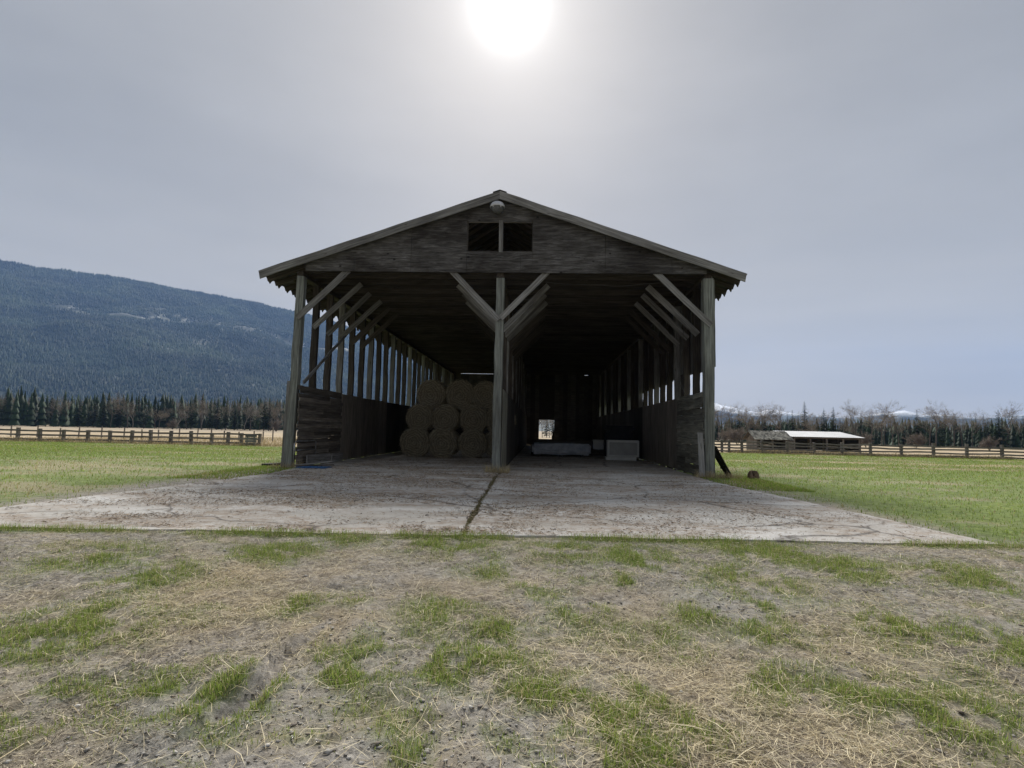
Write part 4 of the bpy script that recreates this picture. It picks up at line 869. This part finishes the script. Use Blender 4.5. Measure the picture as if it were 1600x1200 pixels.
def conifer(seed, h, rad, col):
    rng = np.random.default_rng(seed); tv, tf = taper_tubes([(Vector((0, 0, -.2)), Vector((0, 0, h*.5)), h*.016, h*.009), (Vector((0, 0, h*.5)), Vector((0, 0, h*.97)), h*.009, .01)], 7)
    V = []; C = []; nl = 34
    for i in range(nl):
        f = i/(nl-1); z = h*(.10+.89*f); L = rad*(1-f)**.82*(1 if f > .08 else .7)+.12
        for b_ in range(int(rng.integers(6, 9))):
            a = rng.random()*6.283; l = L*rng.uniform(.6, 1.15); ns = 4
            for s in range(ns):
                t = (s+.35)/ns; droop = -.28*l*t**1.5+.06*l*t; x, y, zz = l*t*math.cos(a), l*t*math.sin(a), z+droop
                w = l*.30*(1.15-t)+.08; pa = a+math.pi/2
                for g in range(2):
                    q = rng.normal(0, .07*l+.02, 3); e = l*.34
                    V += [(x-math.cos(pa)*w+q[0], y-math.sin(pa)*w+q[1], zz-.06*l+q[2]*.6), (x+math.cos(pa)*w+q[0], y+math.sin(pa)*w+q[1], zz-.06*l-q[2]*.6), (x+math.cos(a)*e, y+math.sin(a)*e, zz-.08*l+abs(q[2]))]
                    c = np.array(col)*rng.uniform(.55, 1.5); C += [c, c, c*1.15]
    V += [(-.1, 0, h*.95), (.1, 0, h*.95), (0, 0, h)]; C += [np.array(col)]*3
    return tri_mesh('trunk', tv, tf, smooth=True), tri_mesh('crown', np.array(V), np.arange(len(V)).reshape(-1, 3), np.array(C))
def plant(kind, x, y, sc, rz, lib, name, label, cat, group):
    z = float(zg(x, y)); M_ = Matrix.Translation((x, y, z-.05)) @ Matrix.Rotation(rz, 4, 'Z') @ Matrix.Diagonal((sc, sc, sc*random.uniform(.9, 1.1), 1))
    t, c = lib; o = link(name, None, world=Matrix.Translation((x, y, z))); tag(o, label, cat, group)
    link('trunk' if cat == 'tree' else 'stems', t, 'pale_bark' if kind == 'pale' else 'bark', o, M_); link('crown', c, 'needle' if kind == 'fir' else 'twig', o, M_)
def build_trees():
    FIR = [conifer(10+i, 15, r, c) for i, (r, c) in enumerate(((2.6, (.022, .045, .02)), (3.0, (.03, .055, .022)), (2.2, (.02, .04, .022)), (3.2, (.028, .048, .02))))]
    BARE = [bare_tree(30+i, 15, 1.0, (.17, .14, .105)) for i in range(4)]
    PALE = [bare_tree(50+i, 15, .8, (.17, .15, .125)) for i in range(2)]
    BUSH = [bare_tree(70+i, 4.2, 1.0, (.16, .13, .105), multi=9, depth=5) for i in range(2)]
    rn = random.Random(21)
    def az(u): d = ray(u, 670); return d[0]/d[1]
    # left tree line, across the hay field
    def row(u0, u1, n, D, kinds, hs, side, jit=18):
        for i in range(n):
            u = u0+(u1-u0)*(i+rn.uniform(.1, .9))/n; Y = D+rn.uniform(-jit, jit); x = az(u)*Y; kd = rn.choice(kinds); s = rn.uniform(*hs)/15; rz = rn.uniform(0, 6.28)
            if kd == 'fir': plant('fir', x, Y, s, rz, rn.choice(FIR), 'conifer_tree', f'dark green conifer in the tree line {side}', 'tree', f'conifers in the tree line {side}')
            elif kd == 'pale': plant('pale', x, Y, s, rz, rn.choice(PALE), 'bare_tree', f'pale stemmed leafless tree in the tree line {side}', 'tree', f'pale bare trees in the tree line {side}')
            else: plant('bare', x, Y, s*1.05, rz, rn.choice(BARE), 'bare_tree', f'grey brown leafless tree in the tree line {side}', 'tree', f'brown bare trees in the tree line {side}')
    LS, RS = 'across the straw field left of barn', 'behind the sheds right of barn'
    row(-30, 640, 64, 262, ['fir', 'fir', 'fir', 'bare', 'pale', 'bare'], (11, 16), LS)
    row(-20, 640, 50, 240, ['bare', 'fir', 'pale', 'fir', 'bare'], (9, 15), LS, 8)
    row(1090, 1640, 46, 185, ['fir', 'fir', 'bare', 'fir'], (6.5, 10.5), RS, 14)
    row(1100, 1640, 38, 170, ['bare', 'bare', 'bare', 'fir'], (8.5, 13), RS, 10)
    row(835, 890, 8, 210, ['bare', 'bare', 'fir'], (8, 12), 'seen through the back window of the barn', 10)
    for u, Y, s, l in ((1152, 105, .95, 'rounded grey brown leafless bush left of the low shed'), (1133, 110, .75, 'smaller leafless bush beside right barn post')):
        plant('bare', az(u)*Y, Y, s, rn.random()*6, BUSH[0], 'bare_bush', l, 'bush', None)
    for u, Y, s, l in ((432, 222, 1.35, 'wide leafless bush at field edge beside left barn post'), (270, 226, 1.2, 'leafless bush at the field edge far left'), (452, 226, 1.1, 'leafless bush at field edge just behind left barn post')):
        plant('bare', az(u)*Y, Y, s, rn.random()*6, BUSH[1], 'bare_bush', l, 'bush', None)
    for i, (u, l) in enumerate(((1262, 'leafless bush behind the middle of the white shed roof'), (1352, 'leafless bush just right of the white roofed shed'), (1430, 'leafless bush beyond right fence, second from the white roofed shed'), (1545, 'rightmost leafless bush beyond the right fence'))):
        plant('bare', az(u)*120, 120, .9, rn.random()*6, BUSH[i % 2], 'bare_bush', l, 'bush', None)
    # wood behind the single trees, read as one mass
    n = 5200; a = np.radians(np.concatenate([RNG.uniform(-48, -4, n//2), RNG.uniform(2, 48, n-n//2)])); r = np.concatenate([RNG.uniform(300, 760, n//2), RNG.uniform(200, 520, n-n//2)])
    x, y = r*np.sin(a), r*np.cos(a); h = np.where(a < 0, RNG.uniform(10, 18, n), RNG.uniform(4, 9.5, n)*(1+(r-200)/700)*(.75+.5*fbm(a*40, r/90))); c = np.array([.024, .043, .021])[None]*RNG.uniform(.6, 1.5, (n, 1))
    scatter('distant_wood', np.stack([x, y, zg(x, y)-.5], 1), h, 'needle', c, 'dark conifer wood behind the tree lines', RNG.uniform(.7, 1.1, n), 5, 5, .014)
build_trees()

# ================================================================== GRASS, STRAW, LITTER
def blades(name, x, y, z, L, W, col, mat, label, lean=.5, flat=False, kind='stuff', tip=1.25):
    """one thin bent three-triangle blade at each point"""
    n = len(x); a = RNG.random(n)*6.283
    if flat: el = RNG.normal(.04, .13, n)
    else: el = np.pi/2 - np.abs(RNG.normal(0, lean, n))
    d = np.stack([np.cos(a)*np.cos(el), np.sin(a)*np.cos(el), np.sin(el)], 1); b_ = a + np.pi/2 + RNG.normal(0, .5, n)
    s = np.stack([np.cos(b_), np.sin(b_), RNG.normal(0, .35, n)], 1); P = np.stack([x, y, z], 1); L_ = L[:, None]; W_ = W[:, None]
    bend = np.stack([RNG.normal(0, .14, n), RNG.normal(0, .14, n), (RNG.normal(0, .06, n) if flat else -np.abs(RNG.normal(.12, .1, n)))], 1)
    m = P + d*L_*.52; t = P + d*L_ + bend*L_
    V = np.stack([P-s*W_*.5, P+s*W_*.5, m-s*W_*.42, m+s*W_*.42, t], 1).reshape(-1, 3); b0 = np.arange(n)*5
    if flat: V = np.stack([P-s*W_*.45, P+s*W_*.45, m-s*W_*.5, m+s*W_*.5, t], 1).reshape(-1, 3)
    F = np.concatenate([np.stack([b0, b0+1, b0+3], 1), np.stack([b0, b0+3, b0+2], 1), np.stack([b0+2, b0+3, b0+4], 1)])
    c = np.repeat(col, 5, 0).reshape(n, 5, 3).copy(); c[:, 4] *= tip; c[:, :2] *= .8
    me = tri_mesh(name, V, F, c.reshape(-1, 3)); o = link(name, me, mat); tag(o, label, None, kind=kind); return o
def pick(n, xr, yr, dens, power=1.0):
    """points in view of the front yard, kept with the probability dens(x, y)"""
    u = RNG.random(n); y = yr[0] + (yr[1]-yr[0])*u**power; x = RNG.uniform(-1, 1, n)*(.93*y+.5); ok = (x > xr[0]) & (x < xr[1]); x, y = x[ok], y[ok]
    k = (RNG.random(len(x)) < dens(x, y)) & (y < front_y(x)+.06); return x[k], y[k]
def hue(n, a, b_, v=.25):
    t = RNG.random((n, 1)); return (np.array(a)[None]*(1-t)+np.array(b_)[None]*t)*RNG.uniform(1-v, 1+v, (n, 1))
def build_cover():
    g = lambda x, y: masks(x, y)[0]; th = lambda x, y: masks(x, y)[1]
    # living grass in the yard
    x, y = pick(430000, (-7, 7), (2.2, 7.1), lambda x, y: np.clip(g(x, y)**1.4, 0, 1)*.95); z = ground_z(x, y); gg = g(x, y); n = len(x)
    c = hue(n, (.16, .24, .04), (.37, .44, .115)); yel = RNG.random(n) < .22; c[yel] = hue(yel.sum(), (.36, .31, .16), (.52, .45, .26))
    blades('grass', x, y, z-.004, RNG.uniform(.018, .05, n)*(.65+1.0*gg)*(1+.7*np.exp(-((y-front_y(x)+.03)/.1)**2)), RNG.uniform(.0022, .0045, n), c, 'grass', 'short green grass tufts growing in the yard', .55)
    # dead thatch: short pale bits everywhere
    x, y = pick(330000, (-7, 7), (2.2, 7.0), lambda x, y: np.clip(.16+.75*sstep(.35, .7, fbm(x*3+8, y*3+1, 4, .6)) + .4*th(x, y) - .6*masks(x, y)[2], .03, 1)); n = len(x)
    c = hue(n, (.34, .29, .22), (.66, .59, .46)); dk = RNG.random(n) < .32; c[dk] = hue(dk.sum(), (.055, .045, .032), (.17, .135, .1))
    blades('dead_grass', x, y, ground_z(x, y)+RNG.uniform(0, .008, n), RNG.uniform(.012, .045, n), RNG.uniform(.0015, .0035, n), c, 'straw', 'flattened dead grass over the yard soil', .5, True)
    # straw stalks
    x, y = pick(115000, (-7, 7), (2.2, 7.0), lambda x, y: np.clip(.12 + .9*blobs(STRAW, x, y)**1.3 + .28*sstep(.5, .72, fbm(x*1.2+30, y*1.2, 4)), 0, 1)); n = len(x)
    L = np.exp(RNG.normal(math.log(.07), .62, n)).clip(.02, .38); c = hue(n, (.56, .46, .27), (.86, .77, .54))
    blades('straw', x, y, ground_z(x, y)+RNG.uniform(.004, .022, n), L, RNG.uniform(.0018, .0036, n), c, 'straw', 'loose straw stalks scattered over the yard', .5, True, tip=1.0)
    # pebbles and crumbs of soil
    x, y = pick(42000, (-7, 7), (2.2, 6.95), lambda x, y: np.clip(.12+.9*masks(x, y)[2]+.4*sstep(.5, .7, fbm(x*2+60, y*2)) - .6*g(x, y), 0, 1)); n = len(x); r = np.exp(RNG.normal(math.log(.0048), .5, n)).clip(.0025, .018)
    O = np.array([(1, 0, 0), (-1, 0, 0), (0, 1, 0), (0, -1, 0), (0, 0, .8), (0, 0, -.8)], float); F0 = np.array([(0, 2, 4), (2, 1, 4), (1, 3, 4), (3, 0, 4), (2, 0, 5), (1, 2, 5), (3, 1, 5), (0, 3, 5)])
    V = O[None]*r[:, None, None]*RNG.uniform(.5, 1.5, (n, 6, 1))*np.array([1.25, .9, .55]); ro = RNG.random(n)*6.28; cc, ss = np.cos(ro)[:, None], np.sin(ro)[:, None]
    V = np.stack([V[..., 0]*cc-V[..., 1]*ss+x[:, None], V[..., 0]*ss+V[..., 1]*cc+y[:, None], V[..., 2]+(ground_z(x, y)+r*.2)[:, None]], -1)
    c = hue(n, (.24, .22, .19), (.5, .48, .44), .3); dk = RNG.random(n) < .2; c[dk] = hue(dk.sum(), (.16, .135, .11), (.28, .24, .2))
    tag(link('gravel', tri_mesh('gravel', V, F0[None]+(np.arange(n)*6)[:, None, None], np.repeat(c, 6, 0)), 'pebble'), 'small stones and soil crumbs on bare yard ground', None, kind='stuff')
    # side meadows
    X = []; Yy = []
    for xa, xb, ya, yb, m in ((-44, -6.7, 7.0, 44, 145000), (4.5, 46, 7.2, 53, 160000)):
        d = RNG.random(m)**1.25; yv = ya+(yb-ya)*d; xv = RNG.uniform(xa, xb, m); ok = (np.abs(xv) < .95*yv+1); X.append(xv[ok]); Yy.append(yv[ok])
    # verge round the barn corners, between slab edge and posts
    for xa, xb, ya, yb, m in ((-8.2, -6.6, 12.5, 17, 10000), (4.3, 6.0, 13, 17.4, 13000)):
        X.append(RNG.uniform(xa, xb, m)); Yy.append(RNG.uniform(ya, yb, m))
    x, y = np.concatenate(X), np.concatenate(Yy); inb = (x > XL-.2) & (x < XR+.25) & (y > Y0-.15); sl = (x > -7.52+.105*(y-6.3)) & (x < 5.3-.12*(y-6.9)) & (y < 14.5) | (x > -6.68) & (x < 4.4) & (y < 17)
    k = ~inb & ~sl & (RNG.random(len(x)) < np.clip(masks(x, y)[0]+.35, 0, 1)); x, y = x[k], y[k]; n = len(x); gg, tt, _ = masks(x, y)
    c = hue(n, (.13, .21, .03), (.32, .39, .09))*(.75+.5*fbm(x*.35, y*.5, 4))[:, None]; yel = RNG.random(n) < (.12+.6*tt); c[yel] = hue(yel.sum(), (.3, .25, .11), (.46, .38, .2))
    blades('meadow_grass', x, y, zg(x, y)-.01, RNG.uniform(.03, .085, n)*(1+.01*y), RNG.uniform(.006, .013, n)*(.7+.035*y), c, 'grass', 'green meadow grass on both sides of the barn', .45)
    # tall dry stuff under the fences and at the barn corners
    X = []; Yy = []
    for xa, xb, ya, yb, m in ((-44, -20, 43.6, 46, 5200), (17, 40, 50.5, 58.5, 6500), (XR-.45, XR+.8, Y0-.5, Y0-.1, 700), (XC-.3, XC+.4, Y0-.6, Y0-.12, 420), (XL-.5, XL+.35, Y0-.45, Y0-.1, 240), (-46, -9, 46, 75, 12000)):
        xv = RNG.uniform(xa, xb, m); yv = RNG.uniform(ya, yb, m)
        if 17 <= xa: yv = fence_y(xv) + RNG.normal(.1, .4, m)
        X.append(xv); Yy.append(yv)
    x, y = np.concatenate(X), np.concatenate(Yy); n = len(x); c = hue(n, (.32, .25, .13), (.55, .46, .28)); nr = y < 20; inn = (np.abs(x-XC) < .6) & nr
    blades('dry_weeds', x, y, np.where(inn, .0, zg(x, y))-.01, np.where(nr, RNG.uniform(.08, .34, n), RNG.uniform(.2, .5, n)), np.where(nr, .006, .022)*RNG.uniform(.7, 1.3, n), c, 'straw', 'tall dry weeds at fence lines and barn posts', .6)
    # moss and grass in the slab joints
    m = 15000; y1_ = 6.7+RNG.random(m)*9.6; x1_ = joint_x(y1_)+RNG.normal(0, .02, m)*(1+3.5*np.exp(-((y1_-15.9)/.9)**2)); m2 = 8000; x2 = RNG.uniform(-6.6, 4.3, m2); y2 = np.where(x2 < -1.1, 14.04+.075*(x2+6.7), 14.48+.03*(x2+1.1))+RNG.normal(0, .035, m2)
    k2 = RNG.random(m2) < sstep(.42, .6, fbm(x2*.8+5, x2*0+2)); k1 = RNG.random(m) < .12+.75*sstep(.38, .55, fbm(y1_*1.3, y1_*0+9)); x, y = np.concatenate([x1_[k1], x2[k2]]), np.concatenate([y1_[k1], y2[k2]]); n = len(x)
    c = hue(n, (.07, .085, .03), (.17, .17, .07)); br = RNG.random(n) < .4; c[br] = hue(br.sum(), (.16, .12, .07), (.34, .27, .16))
    blades('joint_grass', x, y, np.full(n, -.008), RNG.uniform(.01, .032, n), RNG.uniform(.004, .008, n), c, 'grass', 'moss and grass growing in the slab joints', .7)
    # hay litter on the concrete
    m = 210000; y = 6.6+(26-6.6)*RNG.random(m)**1.5; x = RNG.uniform(-7.2, 5.2, m); dn = sstep(.38, .62, fbm(x*.55+2, y*.9+7, 6, .65))*(.45+.55*sstep(2.0, -3.0, x)) + .07 + .35*np.exp(-((x+1.15)/.4)**2)*np.exp(-((y-15.6)/1.2)**2)
    k = (RNG.random(m) < dn) & (np.abs(x) < .95*y) & (y > front_y(x)+.05) & (x > -7.45+.105*(y-6.3)) & (x < 5.2-.12*(y-6.9)); x, y = x[k], y[k]; n = len(x); c = hue(n, (.17, .12, .08), (.42, .32, .21), .35); dk = RNG.random(n) < .16; c[dk] = hue(dk.sum(), (.05, .04, .03), (.11, .085, .065))
    blades('hay_litter', x, y, np.full(n, .0085)+RNG.uniform(0, .008, n), np.exp(RNG.normal(math.log(.035), .5, n)).clip(.012, .14), RNG.uniform(.004, .011, n), c, 'litter', 'brown hay litter trodden over the concrete', .5, True, tip=1.0)
build_cover()
print('objects', len(bpy.data.objects))
